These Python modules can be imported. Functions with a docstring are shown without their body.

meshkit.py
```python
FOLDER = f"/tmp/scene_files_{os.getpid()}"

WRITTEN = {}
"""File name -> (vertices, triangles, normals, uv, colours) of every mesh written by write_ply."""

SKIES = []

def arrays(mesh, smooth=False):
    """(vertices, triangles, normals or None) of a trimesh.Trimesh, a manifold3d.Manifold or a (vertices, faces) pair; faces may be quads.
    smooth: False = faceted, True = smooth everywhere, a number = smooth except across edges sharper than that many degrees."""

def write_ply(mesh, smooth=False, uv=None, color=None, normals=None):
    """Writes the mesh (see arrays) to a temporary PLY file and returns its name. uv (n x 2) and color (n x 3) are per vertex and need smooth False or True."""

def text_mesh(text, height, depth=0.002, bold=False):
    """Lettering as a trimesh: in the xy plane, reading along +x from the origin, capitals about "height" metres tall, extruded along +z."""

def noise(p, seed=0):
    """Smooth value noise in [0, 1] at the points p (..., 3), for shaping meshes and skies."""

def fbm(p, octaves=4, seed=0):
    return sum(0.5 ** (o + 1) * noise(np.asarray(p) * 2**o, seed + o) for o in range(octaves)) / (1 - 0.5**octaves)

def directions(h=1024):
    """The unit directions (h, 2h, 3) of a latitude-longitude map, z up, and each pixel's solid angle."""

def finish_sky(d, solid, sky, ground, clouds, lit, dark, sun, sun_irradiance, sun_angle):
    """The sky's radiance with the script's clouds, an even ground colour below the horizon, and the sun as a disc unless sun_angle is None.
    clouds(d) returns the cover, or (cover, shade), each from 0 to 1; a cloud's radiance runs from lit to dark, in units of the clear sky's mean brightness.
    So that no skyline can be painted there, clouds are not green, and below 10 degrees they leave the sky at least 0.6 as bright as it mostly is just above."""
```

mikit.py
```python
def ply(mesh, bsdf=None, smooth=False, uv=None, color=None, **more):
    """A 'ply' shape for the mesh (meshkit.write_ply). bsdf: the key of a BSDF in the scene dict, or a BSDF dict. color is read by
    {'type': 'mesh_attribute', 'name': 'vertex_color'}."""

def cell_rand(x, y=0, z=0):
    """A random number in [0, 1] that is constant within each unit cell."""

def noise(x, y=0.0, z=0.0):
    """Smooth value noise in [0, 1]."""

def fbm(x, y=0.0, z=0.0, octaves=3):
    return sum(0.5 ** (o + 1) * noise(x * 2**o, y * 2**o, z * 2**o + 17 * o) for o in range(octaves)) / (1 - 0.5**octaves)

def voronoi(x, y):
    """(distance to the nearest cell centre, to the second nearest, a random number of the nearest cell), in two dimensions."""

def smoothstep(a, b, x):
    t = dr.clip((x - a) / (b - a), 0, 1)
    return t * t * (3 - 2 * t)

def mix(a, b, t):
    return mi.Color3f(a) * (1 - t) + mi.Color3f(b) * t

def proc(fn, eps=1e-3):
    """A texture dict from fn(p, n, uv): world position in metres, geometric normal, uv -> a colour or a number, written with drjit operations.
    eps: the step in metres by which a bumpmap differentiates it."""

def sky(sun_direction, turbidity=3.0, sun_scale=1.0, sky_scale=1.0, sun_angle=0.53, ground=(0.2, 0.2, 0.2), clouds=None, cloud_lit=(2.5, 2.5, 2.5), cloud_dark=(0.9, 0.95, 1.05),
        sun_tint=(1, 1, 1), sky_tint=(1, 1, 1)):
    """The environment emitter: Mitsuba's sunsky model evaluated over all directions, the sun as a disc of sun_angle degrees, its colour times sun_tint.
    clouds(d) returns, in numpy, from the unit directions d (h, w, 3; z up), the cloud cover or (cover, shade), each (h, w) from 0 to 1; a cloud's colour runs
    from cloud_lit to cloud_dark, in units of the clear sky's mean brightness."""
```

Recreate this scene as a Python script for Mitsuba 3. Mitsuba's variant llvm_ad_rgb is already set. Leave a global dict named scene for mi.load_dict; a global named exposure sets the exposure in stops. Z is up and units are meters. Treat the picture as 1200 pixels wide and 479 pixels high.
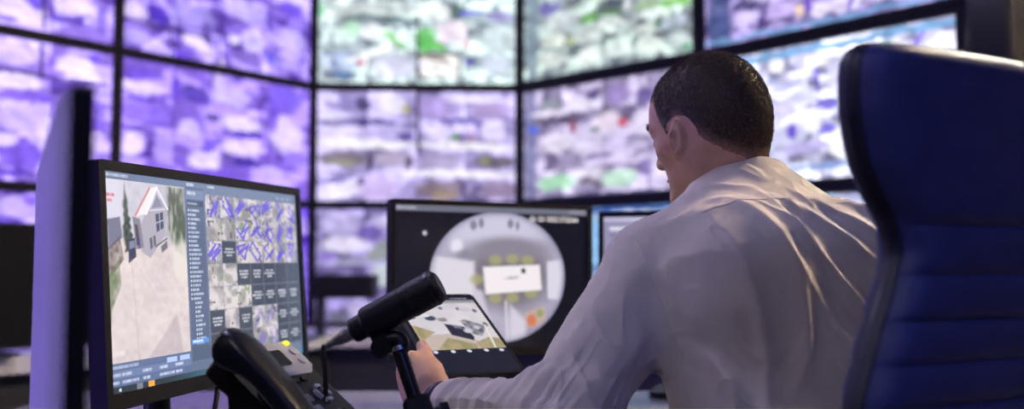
import math, random, os
import numpy as np, trimesh, manifold3d, shapely
import drjit as dr, mitsuba as mi
import mikit, meshkit
from mikit import proc, noise, fbm, cell_rand, smoothstep, mix
T = mi.ScalarTransform4f
rng = np.random.default_rng(7)
random.seed(7)

# ------------------------------------------------------------------ camera, exposure
# World: floor z = 0, camera 1 m up at the origin looking along +y, slightly upwards. Metres.
EYE = np.array([0.0, 0.0, 1.0])
PITCH = math.atan(72.5 / 1150.0)
exposure = 0.0
scene = {'type': 'scene'}
labels = {}
scene['camera'] = {'type': 'thinlens', 'fov': math.degrees(2 * math.atan(600 / 1150.0)), 'fov_axis': 'x',
                   'aperture_radius': 0.0088, 'focus_distance': 1.41, 'near_clip': 0.05, 'far_clip': 60.0,
                   'to_world': T().look_at(origin=EYE.tolist(), target=[0, math.cos(PITCH), 1 + math.sin(PITCH)], up=[0, 0, 1])}

# ------------------------------------------------------------------ ceiling lamps (out of view, placed for their light, see unseen_ceiling_lamp below)
#            name suffix,   x,     y,    width, length, colour * radiance
LAMPS = [(2.20, 2.36, 0.5, 0.5, (215.0, 166.0, 108.0)),  # warm, out of view, lights the right of the shirt and hair
         (-0.9, -0.5, 0.6, 1.2, (5.4, 5.0, 5.7)),  # out of view behind the lens, lights the back of the shirt
         (0.9, -1.3, 0.6, 1.2, (1.2, 1.9, 7.5)),  # blue, out of view, lights the chair back
         (-1.25, 2.25, 0.6, 1.2, (7.4, 6.9, 10.4))]  # pale, out of view, lights the left sleeve and cheek

# ------------------------------------------------------------------ helpers
def lin(c):
    c = np.asarray(c, float) / 255.0
    return [float(x) for x in np.where(c <= 0.04045, c / 12.92, ((c + 0.055) / 1.055) ** 2.4)]

def add(key, mesh, bsdf, smooth=30, up=True, **kw):
    """One entry of the scene; mesh coordinates are relative to the camera height when up (z = 0 at the lens)."""
    if key in scene:
        k = 1
        while f'{key}_{k:03d}' in scene: k += 1
        key = f'{key}_{k:03d}'
    if up: kw.setdefault('to_world', T().translate([0, 0, 1.0]))
    scene[key] = mikit.ply(mesh, bsdf, smooth, **kw)
    return key

def tag(key, label, category, group=None):
    labels[key] = {'label': label, 'category': category}
    if group: labels[key]['group'] = group
    return key

def struct(key, label=None):
    labels[key] = {'kind': 'structure'}
    if label: labels[key]['label'] = label

def plabel(key, label): labels[key] = {'label': label}

def frame(o, x, y, z):
    m = np.eye(4); m[:3, 0], m[:3, 1], m[:3, 2], m[:3, 3] = x, y, z, o
    return m

def unit(v): v = np.asarray(v, float); return v / np.linalg.norm(v)

def put(mesh, m):
    mesh = mesh.copy(); mesh.apply_transform(m); return mesh

def box(x0, x1, y0, y1, z0, z1, c=0.0):
    """Chamfered box."""
    if c <= 0:
        b = trimesh.creation.box((x1 - x0, y1 - y0, z1 - z0)); b.apply_translation([(x0 + x1) / 2, (y0 + y1) / 2, (z0 + z1) / 2]); return b
    pts = []
    for sx in (0, 1):
        for sy in (0, 1):
            for sz in (0, 1):
                p = np.array([(x0, x1)[sx], (y0, y1)[sy], (z0, z1)[sz]]); s = np.array([1 - 2 * sx, 1 - 2 * sy, 1 - 2 * sz]) * c
                for k in range(3):
                    q = p + s; q[k] = p[k]; pts.append(q)
    return trimesh.convex.convex_hull(np.array(pts))

def rslab(w, h, t, r, seg=6):
    """Slab with rounded corners: w x h in xy, thickness t along z, centred."""
    p = shapely.box(-w / 2 + r, -h / 2 + r, w / 2 - r, h / 2 - r).buffer(r, quad_segs=seg)
    m = trimesh.creation.extrude_polygon(p, t, engine='earcut'); m.apply_translation([0, 0, -t / 2]); return m

def ringslab(w, h, r, wi, hi, ri, t, dx=0, dy=0):
    p = shapely.box(-w / 2 + r, -h / 2 + r, w / 2 - r, h / 2 - r).buffer(r, quad_segs=5)
    q = shapely.box(-wi / 2 + ri + dx, -hi / 2 + ri + dy, wi / 2 - ri + dx, hi / 2 - ri + dy).buffer(ri, quad_segs=4)
    m = trimesh.creation.extrude_polygon(p.difference(q), t, engine='earcut'); m.apply_translation([0, 0, -t / 2]); return m

def cyl(a, b, r, r2=None, n=24):
    a, b = np.asarray(a, float), np.asarray(b, float); L = np.linalg.norm(b - a); r2 = r if r2 is None else r2
    return lathe(a, b, [(0, 0), (r, 0), (r2, L), (0, L)], n)

def lathe(a, b, prof, n=32):
    """prof: (radius, distance from a towards b)."""
    a, b = np.asarray(a, float), np.asarray(b, float); z = unit(b - a)
    x = unit(np.cross(z, [0, 0, 1] if abs(z[2]) < .9 else [1, 0, 0])); y = np.cross(z, x)
    m = trimesh.creation.revolve(np.array(prof, float), sections=n)
    return put(m, frame(a, x, y, z))

def spline(pts, n):
    from scipy.interpolate import CubicSpline
    pts = np.asarray(pts, float); s = np.r_[0, np.cumsum(np.linalg.norm(np.diff(pts, axis=0), axis=1))]
    return CubicSpline(s, pts)(np.linspace(0, s[-1], n))

def tube(pts, r, sides=10, caps=True):
    p = np.asarray(pts, float); t = np.gradient(p, axis=0); t /= np.linalg.norm(t, axis=1, keepdims=True)
    a = np.zeros_like(t); a[0] = unit(np.cross(t[0], [0.31, 0.2, 0.93]))
    for i in range(1, len(p)): a[i] = unit(a[i - 1] - t[i] * (a[i - 1] @ t[i]))
    b = np.cross(t, a); ang = np.arange(sides) * 2 * np.pi / sides
    r = np.broadcast_to(r, (len(p),))[:, None, None]
    v = (p[:, None] + r * (np.cos(ang)[None, :, None] * a[:, None] + np.sin(ang)[None, :, None] * b[:, None])).reshape(-1, 3)
    f = []
    for i in range(len(p) - 1):
        for j in range(sides):
            q0, q1, q2, q3 = i * sides + j, i * sides + (j + 1) % sides, (i + 1) * sides + (j + 1) % sides, (i + 1) * sides + j
            f += [[q0, q1, q2], [q0, q2, q3]]
    if caps:
        v = np.vstack([v, p[:1], p[-1:]]); k = len(v)
        for j in range(sides): f += [[k - 2, (j + 1) % sides, j], [k - 1, (len(p) - 1) * sides + j, (len(p) - 1) * sides + (j + 1) % sides]]
    return trimesh.Trimesh(v, f, process=False)

def quad_uv(o, ex, ey):
    """Flat rectangle from corner o along ex (u) and ey (v): (mesh, uv)."""
    o, ex, ey = map(lambda a: np.asarray(a, float), (o, ex, ey))
    return trimesh.Trimesh([o, o + ex, o + ex + ey, o + ey], [[0, 1, 2], [0, 2, 3]], process=False), np.array([[0, 0], [1, 0], [1, 1], [0, 1.0]])

def cat(*ms): return trimesh.util.concatenate(list(ms))

# ------------------------------------------------------------------ materials
def principled(key, rgb, rough=.5, bump=None, **kw):
    c = rgb if isinstance(rgb, dict) else {'type': 'rgb', 'value': [float(x) for x in rgb]}
    b = {'type': 'principled', 'base_color': c, 'roughness': rough, **kw}
    if bump: b = {'type': 'bumpmap', 'arbitrary': proc(bump[0], bump[2] if len(bump) > 2 else 1e-3), 'scale': bump[1], 'nested': b}
    scene[key] = {'type': 'twosided', 'bsdf': b}
    return key

principled('mat_black', (.011, .011, .015), .42, specular=.3)
principled('mat_monitor_case', (.009, .009, .012), .55, specular=.25)
principled('mat_black_gloss', (.010, .010, .014), .18, clearcoat=.4)
principled('mat_rubber', (.010, .010, .011), .7)
principled('mat_grey_plastic', (.16, .17, .20), .45)
principled('mat_silver_plastic', (.42, .43, .47), .38)
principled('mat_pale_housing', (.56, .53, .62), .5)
principled('mat_steel', (.55, .55, .58), .3, metallic=1.0)
principled('mat_dark_metal', (.05, .05, .055), .32, metallic=.9)
principled('mat_desk', proc(lambda p, n, uv: mix((.115, .115, .135), (.145, .145, .165), fbm(p.x * 9, p.y * 9, 0, 4))), .32)
principled('mat_dark_laminate', (.030, .030, .040), .5)
principled('mat_white_top', (.62, .62, .66), .4)
principled('mat_counter', (.80, .80, .84), .35)
principled('mat_wall', proc(lambda p, n, uv: mix((.030, .030, .042), (.038, .038, .052), fbm(p.x * 6, p.y * 6, p.z * 6, 4))), .85)
principled('mat_floor', proc(lambda p, n, uv: mix((.045, .045, .055), (.075, .075, .088), fbm(p.x * 60, p.y * 60, 0, 4))), .8)
principled('mat_ceiling', proc(lambda p, n, uv: mix((.22, .22, .24), (.26, .26, .28), noise(p.x * 90, p.y * 90, 0))), .9)
principled('mat_screen_glass', (.008, .008, .010), .22)
principled('mat_display_face', (.008, .008, .010), .6, specular=.15)
principled('mat_display_bezel', (.008, .008, .011), .5, specular=.2)

# ------------------------------------------------------------------ the room
X0, X1, Y0, Y1, ZF, ZC = -3.6, 3.9, -2.6, 5.8, -1.0, 1.9
add('floor', box(X0 - .1, X1 + .1, Y0 - .1, Y1 + .1, ZF - .1, ZF), 'mat_floor', False); struct('floor')
add('ceiling', box(X0 - .1, X1 + .1, Y0 - .1, Y1 + .1, ZC, ZC + .1), 'mat_ceiling', False); struct('ceiling')
add('wall_back', box(X0, X1, Y1, Y1 + .1, ZF, ZC), 'mat_wall', False); struct('wall_back')
add('wall_front', box(X0, X1, Y0 - .1, Y0, ZF, ZC), 'mat_wall', False); struct('wall_front')
add('wall_left', box(X0 - .1, X0, Y0, Y1, ZF, ZC), 'mat_wall', False); struct('wall_left')
add('wall_right', box(X1, X1 + .1, Y0, Y1, ZF, ZC), 'mat_wall', False); struct('wall_right')
LN = ['unseen square ceiling lamp, warm light on the right side of the shirt and hair', 'unseen long ceiling lamp behind the viewer on the left, lighting the shirt', 'unseen long ceiling lamp behind the viewer on the right, blue light on the chair',
      'unseen long ceiling lamp above the far left of the desk, lighting the left sleeve']
for i, (x, y, w, l, rgb) in enumerate(LAMPS):
    k = 'unseen_ceiling_lamp' if i == 0 else f'unseen_ceiling_lamp_{i:03d}'
    fr = ringslab(w + .06, l + .06, .01, w, l, .005, .05); fr.apply_translation([x, y, ZC - .025])
    add(k + '__frame', fr, 'mat_white_top', 20)
    q, uv = quad_uv([x - w / 2, y + l / 2, ZC - .03], [w, 0, 0], [0, -l, 0])
    add(k + '__diffuser', q, 'mat_white_top', False, emitter={'type': 'area', 'radiance': {'type': 'rgb', 'value': list(rgb)}})
    tag(k, LN[i], 'unseen ceiling lamp')

# unseen violet panel lamp low on the left wall, lights the near monitor back
fr = put(ringslab(1.66, .76, .02, 1.6, .7, .005, .05), frame([X0 + .025, .6, -.28], [0, -1, 0], [0, 0, 1], [-1, 0, 0]))
add('unseen_wall_lamp__frame', fr, 'mat_black', 20)
q, uv = quad_uv([X0 + .03, -.2, -.63], [0, 1.6, 0], [0, 0, .7])
add('unseen_wall_lamp__diffuser', q, 'mat_white_top', False, emitter={'type': 'area', 'radiance': {'type': 'rgb', 'value': [5.0, 3.2, 18.0]}})
tag('unseen_wall_lamp', 'unseen long violet panel low on the left wall, lighting the near monitor back', 'wall lamp')

# ------------------------------------------------------------------ the video wall: what each display shows (camera feeds, in the display's own u, v)
# key: (base colour, [(u, v, half-width m, half-height m, turn degrees or 99 for a box, sRGB)], [black dividing lines between feeds])
FEEDS = {
    'L1T': ((170, 150, 240), [(0.045,0.299,0.0653,0.0335,0,(238,228,255)), (0.171,0.307,0.0534,0.0343,-17,(85,55,190)), (0.331,0.35,0.1014,0.0495,0,(165,155,228)), (0.409,0.236,0.025,0.0502,0,(100,80,170)), (0.614,0.502,0.0992,0.0448,0,(205,195,250)), (0.879,0.611,0.0693,0.0313,0,(105,75,210)), (0.059,0.105,0.0656,0.0268,0,(190,178,248)), (0.363,0.145,0.0738,0.0248,-19,(245,235,255)), (0.282,0.032,0.0397,0.0174,0,(115,85,230)), (0.655,0.247,0.0639,0.045,0,(205,198,248)), (0.642,0.096,0.0635,0.0336,0,(120,100,185)), (0.77,0.132,0.0285,0.0229,0,(85,85,240)), (0.882,0.331,0.0692,0.0546,0,(205,195,255)), (0.549,0.228,0.0264,0.0221,0,(235,230,255)), (0.859,0.116,0.0784,0.0232,0,(180,165,240)), (0.494,0.028,0.0172,0.029,0,(225,215,255)), (0.747,0.46,0.0142,0.0535,0,(95,75,180)), (0.916,0.483,0.0501,0.0236,0,(150,130,235))], [(-0.009,0.22,0.223,0.213,0.0055),(0.223,0.213,0.466,0.202,0.0055),(0.223,0.213,0.235,-0.019,0.0055),(0.465,0.215,0.477,-0.022,0.005)]),
    'L1M': ((165, 140, 240), [(0.1,0.892,0.0887,0.0207,2,(115,85,210)), (0.083,0.789,0.11,0.0206,1,(238,228,255)), (0.36,0.796,0.0735,0.0362,-11,(70,45,165)), (0.447,0.64,0.0379,0.0147,0,(40,30,100)), (0.33,0.518,0.0564,0.0359,0,(215,205,255)), (0.104,0.597,0.096,0.0413,0,(140,112,232)), (0.103,0.701,0.0812,0.0103,3,(85,55,185)), (0.059,0.355,0.0434,0.0611,-24,(238,228,255)), (0.204,0.337,0.046,0.0699,0,(190,170,250)), (0.554,0.817,0.0877,0.0376,0,(210,200,255)), (0.602,0.605,0.098,0.034,0,(240,232,255)), (0.626,0.529,0.0898,0.0152,2,(75,45,180)), (0.604,0.403,0.0979,0.0301,0,(235,225,255)), (0.629,0.292,0.0808,0.0151,1,(55,35,150)), (0.862,0.892,0.0881,0.0556,0,(130,105,235)), (0.865,0.552,0.0782,0.0949,57,(232,222,255)), (0.917,0.363,0.0695,0.0318,0,(145,122,240)), (0.409,0.273,0.0745,0.0435,0,(235,228,255)), (0.478,0.892,0.0299,0.0593,0,(225,215,255)), (0.428,0.394,0.0334,0.0292,0,(105,75,215)), (0.257,0.821,0.0236,0.0498,0,(105,75,205)), (0.789,0.713,0.0191,0.0782,0,(110,80,215)), (0.474,0.184,0.1271,0.0147,0,(120,90,220)), (0.05,0.463,0.0505,0.0102,0,(100,70,205)), (0.77,0.223,0.066,0.031,0,(205,190,255))], []),
    'L1B': ((120, 85, 235), [(0.968,0.365,0.0401,0.1568,0,(150,125,245)), (0.963,0.842,0.0402,0.0473,0,(190,170,255)), (0.254,0.565,0.1164,0.1382,0,(90,60,200))], []),
    'L2T': ((185, 165, 250), [(0.616,0.129,0.0848,0.0366,-9,(242,232,255)), (0.677,0.218,0.0249,0.0434,0,(110,85,220)), (0.842,0.227,0.0835,0.0289,2,(238,228,255)), (0.82,0.133,0.0859,0.0159,5,(95,70,190)), (0.889,0.139,0.0136,0.0097,0,(235,230,255)), (0.948,0.188,0.0209,0.0393,0,(130,110,220)), (0.571,0.059,0.0415,0.0121,1,(150,130,235))], [(0.701,0.299,0.713,0.035,0.006)]),
    'L2M': ((185, 165, 250), [(0.605,0.876,0.0721,0.0374,2,(222,208,255)), (0.848,0.869,0.0801,0.0361,0,(245,238,255)), (0.738,0.888,0.0159,0.0192,0,(125,90,225)), (0.927,0.945,0.0276,0.02,0,(115,85,215)), (0.608,0.699,0.0962,0.028,0,(245,238,255)), (0.641,0.595,0.1218,0.0188,0,(130,100,225)), (0.924,0.498,0.0411,0.0662,0,(130,100,225)), (0.926,0.332,0.048,0.0397,0,(225,210,255)), (0.643,0.439,0.0913,0.0499,0,(205,190,255)), (0.648,0.189,0.0761,0.0435,0,(120,90,215)), (0.604,0.066,0.0596,0.0154,0,(90,60,190)), (0.74,0.345,0.0381,0.0636,0,(225,215,255)), (0.931,0.678,0.0345,0.0333,0,(190,175,255)), (0.759,0.797,0.0449,0.0129,0,(160,130,245)), (0.57,0.286,0.0412,0.0245,0,(235,225,255))], [(0.704,0.981,0.707,0.765,0.0065),(0.429,0.769,0.976,0.761,0.005)]),
    'L2B': ((170, 148, 240), [(0.637,0.895,0.0755,0.0367,-2,(205,188,252)), (0.593,0.799,0.0533,0.0242,0,(110,80,205)), (0.683,0.954,0.0308,0.0186,0,(130,100,220))], []),
    'CT': ((212, 232, 234), [(0.11,0.67,0.0568,0.0402,0,(240,250,250)), (0.235,0.63,0.2237,0.0141,-11,(105,130,132)), (0.297,0.674,0.1833,0.0322,0,(205,215,216)), (0.318,0.595,0.2036,0.0088,-4,(85,112,115)), (0.576,0.643,0.0737,0.0363,0,(248,252,252)), (0.702,0.638,0.0328,0.0403,0,(85,112,105)), (0.777,0.64,0.0575,0.0161,-4,(105,105,222)), (0.924,0.613,0.0659,0.0242,0,(160,155,212)), (0.861,0.547,0.1233,0.0089,-4,(130,148,158)), (0.173,0.485,0.0406,0.0441,0,(185,230,200)), (0.011,0.654,0.0162,0.0321,0,(125,200,155)), (0.265,0.465,0.0488,0.0401,0,(242,245,250)), (0.394,0.396,0.0692,0.014,-31,(105,190,62)), (0.257,0.365,0.0162,0.012,0,(70,80,85)), (0.548,0.391,0.049,0.0642,0,(85,185,75)), (0.615,0.335,0.0368,0.0241,0,(105,200,82)), (0.681,0.465,0.0655,0.0523,0,(248,232,248)), (0.761,0.366,0.0164,0.0241,0,(215,145,172)), (0.924,0.419,0.0822,0.0645,0,(215,232,236)), (0.113,0.199,0.1011,0.0478,0,(165,180,218)), (0.043,0.184,0.0404,0.0319,0,(210,222,238)), (0.072,0.17,0.0141,0.0159,0,(95,115,190)), (0.217,0.193,0.0243,0.0199,0,(200,55,118)), (0.135,0.078,0.0647,0.0119,0,(85,125,178)), (0.382,0.16,0.0894,0.0559,0,(225,226,252)), (0.278,0.28,0.1218,0.02,21,(248,252,255)), (0.903,0.182,0.0656,0.0562,0,(216,226,246)), (0.769,0.201,0.0205,0.016,0,(125,112,222)), (0.924,0.096,0.041,0.024,0,(190,205,215)), (0.615,0.17,0.104,0.062,99,(15,18,22)), (0.615,0.163,0.094,0.054,99,(250,248,246)), (0.598,0.227,0.0735,0.012,-10,(150,140,135)), (0.519,0.176,0.0285,0.02,0,(225,225,245))], [(0.501,0.591,0.503,0.04,0.006)]),
    'CM': ((192, 180, 236), [(0.115,0.891,0.0807,0.0326,0,(148,136,200)), (0.07,0.926,0.0403,0.0163,0,(225,215,250)), (0.227,0.885,0.0324,0.0326,0,(65,55,105)), (0.375,0.886,0.0608,0.0449,-30,(240,235,252)), (0.446,0.829,0.0203,0.0204,0,(190,190,135)), (0.281,0.718,0.1213,0.0142,-3,(62,52,125)), (0.137,0.629,0.1128,0.0325,0,(222,212,252)), (0.075,0.774,0.0806,0.0163,5,(225,218,255)), (0.343,0.617,0.1213,0.0325,0,(188,176,232)), (0.447,0.596,0.0324,0.0203,0,(85,75,160)), (0.241,0.522,0.2501,0.0243,-2,(250,245,255)), (0.131,0.39,0.1207,0.0364,0,(122,112,118)), (0.119,0.347,0.0724,0.0162,0,(150,150,130)), (0.386,0.378,0.0969,0.0365,0,(168,156,182)), (0.46,0.35,0.0162,0.0324,0,(80,70,95)), (0.271,0.348,0.0121,0.0405,0,(70,60,100)), (0.612,0.853,0.1058,0.0491,0,(172,152,218)), (0.799,0.928,0.1307,0.0164,0,(240,232,255)), (0.882,0.834,0.0899,0.041,0,(182,160,216)), (0.737,0.73,0.1223,0.0102,-4,(85,65,160)), (0.695,0.591,0.0203,0.0204,0,(105,170,55)), (0.612,0.619,0.0569,0.0408,0,(222,212,252)), (0.891,0.644,0.0572,0.049,-40,(228,218,252)), (0.778,0.57,0.0204,0.0326,0,(150,120,160)), (0.758,0.497,0.2238,0.0204,-2,(250,245,255)), (0.634,0.365,0.0974,0.0406,0,(168,156,194)), (0.903,0.36,0.0978,0.0326,0,(90,80,90)), (0.841,0.381,0.0244,0.0244,0,(140,140,110)), (0.141,0.102,0.1124,0.0362,15,(240,232,255)), (0.099,0.203,0.0803,0.0141,10,(105,95,158)), (0.305,0.125,0.0966,0.0565,0,(205,184,238)), (0.717,0.25,0.2922,0.0203,-2,(246,240,255)), (0.634,0.105,0.1134,0.0405,0,(128,112,120)), (0.643,0.062,0.0567,0.0202,0,(160,140,120)), (0.924,0.106,0.0895,0.0446,0,(142,122,152)), (0.738,0.105,0.0122,0.0486,0,(80,65,120)), (0.222,0.182,0.0201,0.0202,0,(75,60,110))], [(0.503,0.998,0.514,0.437,0.008),(0.262,0.435,0.263,0.305,0.006)]),
    'CB': ((165, 152, 215), [(0.122,0.873,0.0881,0.0557,0,(202,190,242)), (0.143,0.689,0.104,0.0397,0,(236,228,255)), (0.274,0.789,0.0562,0.0358,0,(105,85,170)), (0.328,0.633,0.0722,0.0397,30,(150,160,150)), (0.329,0.42,0.0481,0.0554,0,(190,202,205)), (0.086,0.188,0.0717,0.0393,0,(172,155,228)), (0.249,0.111,0.0718,0.0315,0,(208,196,242)), (0.127,0.041,0.0557,0.0236,0,(110,110,130)), (0.063,0.576,0.0399,0.0198,0,(140,120,200)), (0.185,0.533,0.08,0.0198,0,(160,160,190)), (0.347,0.896,0.0563,0.0319,0,(215,205,250))], []),
    'R1T': ((188, 206, 204), [(0.054,0.44,0.0376,0.3599,0,(128,148,164)), (0.173,0.631,0.0623,0.0315,0,(118,108,190)), (0.252,0.487,0.1013,0.0388,0,(205,214,218)), (0.428,0.454,0.0527,0.0189,7,(105,178,82)), (0.534,0.514,0.0834,0.0335,0,(72,82,95)), (0.552,0.462,0.0644,0.0111,-5,(85,130,75)), (0.903,0.426,0.09,0.0157,-6,(125,200,82)), (0.752,0.462,0.0603,0.0215,0,(176,206,165)), (0.547,0.371,0.1013,0.0167,-5,(236,244,242)), (0.774,0.372,0.0855,0.0178,-4,(232,242,240)), (0.199,0.329,0.0719,0.0313,0,(234,242,234)), (0.402,0.313,0.0964,0.0303,0,(210,220,218)), (0.302,0.286,0.0199,0.0231,0,(168,185,120)), (0.593,0.14,0.0815,0.0366,0,(228,242,238)), (0.76,0.274,0.0686,0.0214,0,(228,238,232)), (0.817,0.296,0.021,0.0283,0,(90,125,118)), (0.759,0.128,0.06,0.0392,0,(228,238,232)), (0.902,0.289,0.0572,0.0279,8,(192,202,220)), (0.921,0.127,0.0568,0.0312,-1,(214,228,228)), (0.183,0.159,0.0825,0.0312,0,(222,232,226)), (0.402,0.137,0.0674,0.0377,0,(238,244,242)), (0.684,0.181,0.0176,0.0289,0,(115,138,136)), (0.499,0.245,0.0187,0.0298,0,(118,140,138)), (0.337,0.208,0.0197,0.0382,0,(115,138,136)), (0.962,0.055,0.028,0.0172,0,(120,180,150)), (0.426,-0.01,0.358,0.012,0,(135,156,174)), (0.641,0.512,0.0179,0.0365,0,(225,230,235))], []),
    'R1M': ((198, 186, 224), [(0.043,0.507,0.0375,0.3651,0,(120,122,170)), (0.065,0.634,0.0319,0.0162,0,(60,100,235)), (0.172,0.858,0.0619,0.024,0,(150,160,170)), (0.376,0.822,0.0872,0.0349,0,(228,220,245)), (0.435,0.878,0.038,0.023,0,(62,52,118)), (0.591,0.856,0.0633,0.0449,0,(160,138,204)), (0.735,0.817,0.0431,0.0365,0,(105,90,160)), (0.224,0.698,0.1116,0.0198,-4,(82,72,105)), (0.172,0.779,0.1032,0.016,0,(240,232,250)), (0.316,0.618,0.0246,0.0312,0,(150,82,105)), (0.52,0.636,0.0739,0.0453,0,(240,224,244)), (0.613,0.618,0.0224,0.0186,0,(225,80,105)), (0.747,0.58,0.0771,0.0581,0,(226,216,244)), (0.224,0.493,0.0912,0.0434,0,(236,228,248)), (0.182,0.344,0.041,0.0357,0,(105,90,128)), (0.285,0.4,0.0298,0.0195,0,(150,138,180)), (0.4,0.439,0.0863,0.0422,0,(224,214,244)), (0.449,0.581,0.0283,0.0153,0,(110,135,130)), (0.566,0.447,0.0545,0.0486,0,(212,200,240)), (0.472,0.34,0.0749,0.0151,0,(130,118,170)), (0.399,0.206,0.0861,0.0229,0,(236,230,250)), (0.423,0.122,0.0759,0.0152,0,(115,105,115)), (0.213,0.136,0.1014,0.0354,0,(180,236,196)), (0.588,0.138,0.09,0.0407,0,(200,238,215)), (0.732,0.207,0.0343,0.0362,0,(138,122,182)), (0.874,0.316,0.0819,0.1062,0,(222,212,246)), (0.541,0.003,0.5019,0.0097,0,(58,60,112))], []),
    'R2T': ((160, 145, 205), [(0.068,0.264,0.0502,0.3039,0,(55,72,118)), (0.191,0.29,0.0513,0.023,0,(45,40,85)), (0.198,0.17,0.0547,0.0262,0,(196,184,224)), (0.343,0.181,0.0685,0.0318,0,(186,168,224)), (0.428,0.144,0.0264,0.0249,0,(212,190,165)), (0.517,0.111,0.038,0.0244,-2,(228,220,240)), (0.466,0.186,0.013,0.0433,0,(95,62,172)), (0.613,0.119,0.0545,0.0269,-2,(215,206,235)), (0.638,0.131,0.009,0.0416,-32,(95,65,190)), (0.791,0.103,0.0833,0.0172,-2,(204,194,224)), (0.271,0.161,0.0106,0.0388,0,(80,60,140)), (0.869,0.098,0.0534,0.0225,0,(170,160,215)), (0.558,0.031,0.6205,0.0121,0,(105,145,190)), (0.327,0.342,0.1037,0.032,0,(200,190,225))], []),
    'R2M': ((226, 228, 255), [(0.322,0.871,0.0345,0.0294,0,(245,246,255)), (0.426,0.885,0.0263,0.0383,0,(190,186,242)), (0.508,0.87,0.0444,0.0282,0,(246,246,255)), (0.49,0.73,0.008,0.0502,0,(105,85,200)), (0.39,0.707,0.0468,0.0128,0,(165,165,210)), (0.354,0.543,0.0474,0.0355,0,(188,178,246)), (0.536,0.539,0.0437,0.0217,0,(85,65,192)), (0.47,0.431,0.0321,0.0407,0,(250,250,255)), (0.386,0.364,0.02,0.0255,0,(92,55,205)), (0.534,0.362,0.0249,0.0278,0,(105,95,212)), (0.435,0.242,0.0782,0.022,0,(188,178,232)), (0.58,0.244,0.0427,0.0548,0,(250,250,255)), (0.781,0.793,0.0696,0.041,0,(245,246,255)), (0.951,0.829,0.0332,0.0337,0,(250,250,255)), (0.871,0.857,0.008,0.0459,-20,(120,90,215)), (0.753,0.876,0.0169,0.0148,0,(120,190,180)), (0.267,0.693,0.0423,0.0296,0,(240,240,255)), (0.303,0.772,0.0278,0.0098,0,(140,150,200)), (0.3,0.422,0.0312,0.026,0,(210,205,250)), (0.57,0.685,0.0246,0.0431,0,(215,212,250)), (0.557,0.954,0.5893,0.014,0,(105,158,205)), (0.625,0.096,0.5064,0.0105,0,(118,148,205))], []),
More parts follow.
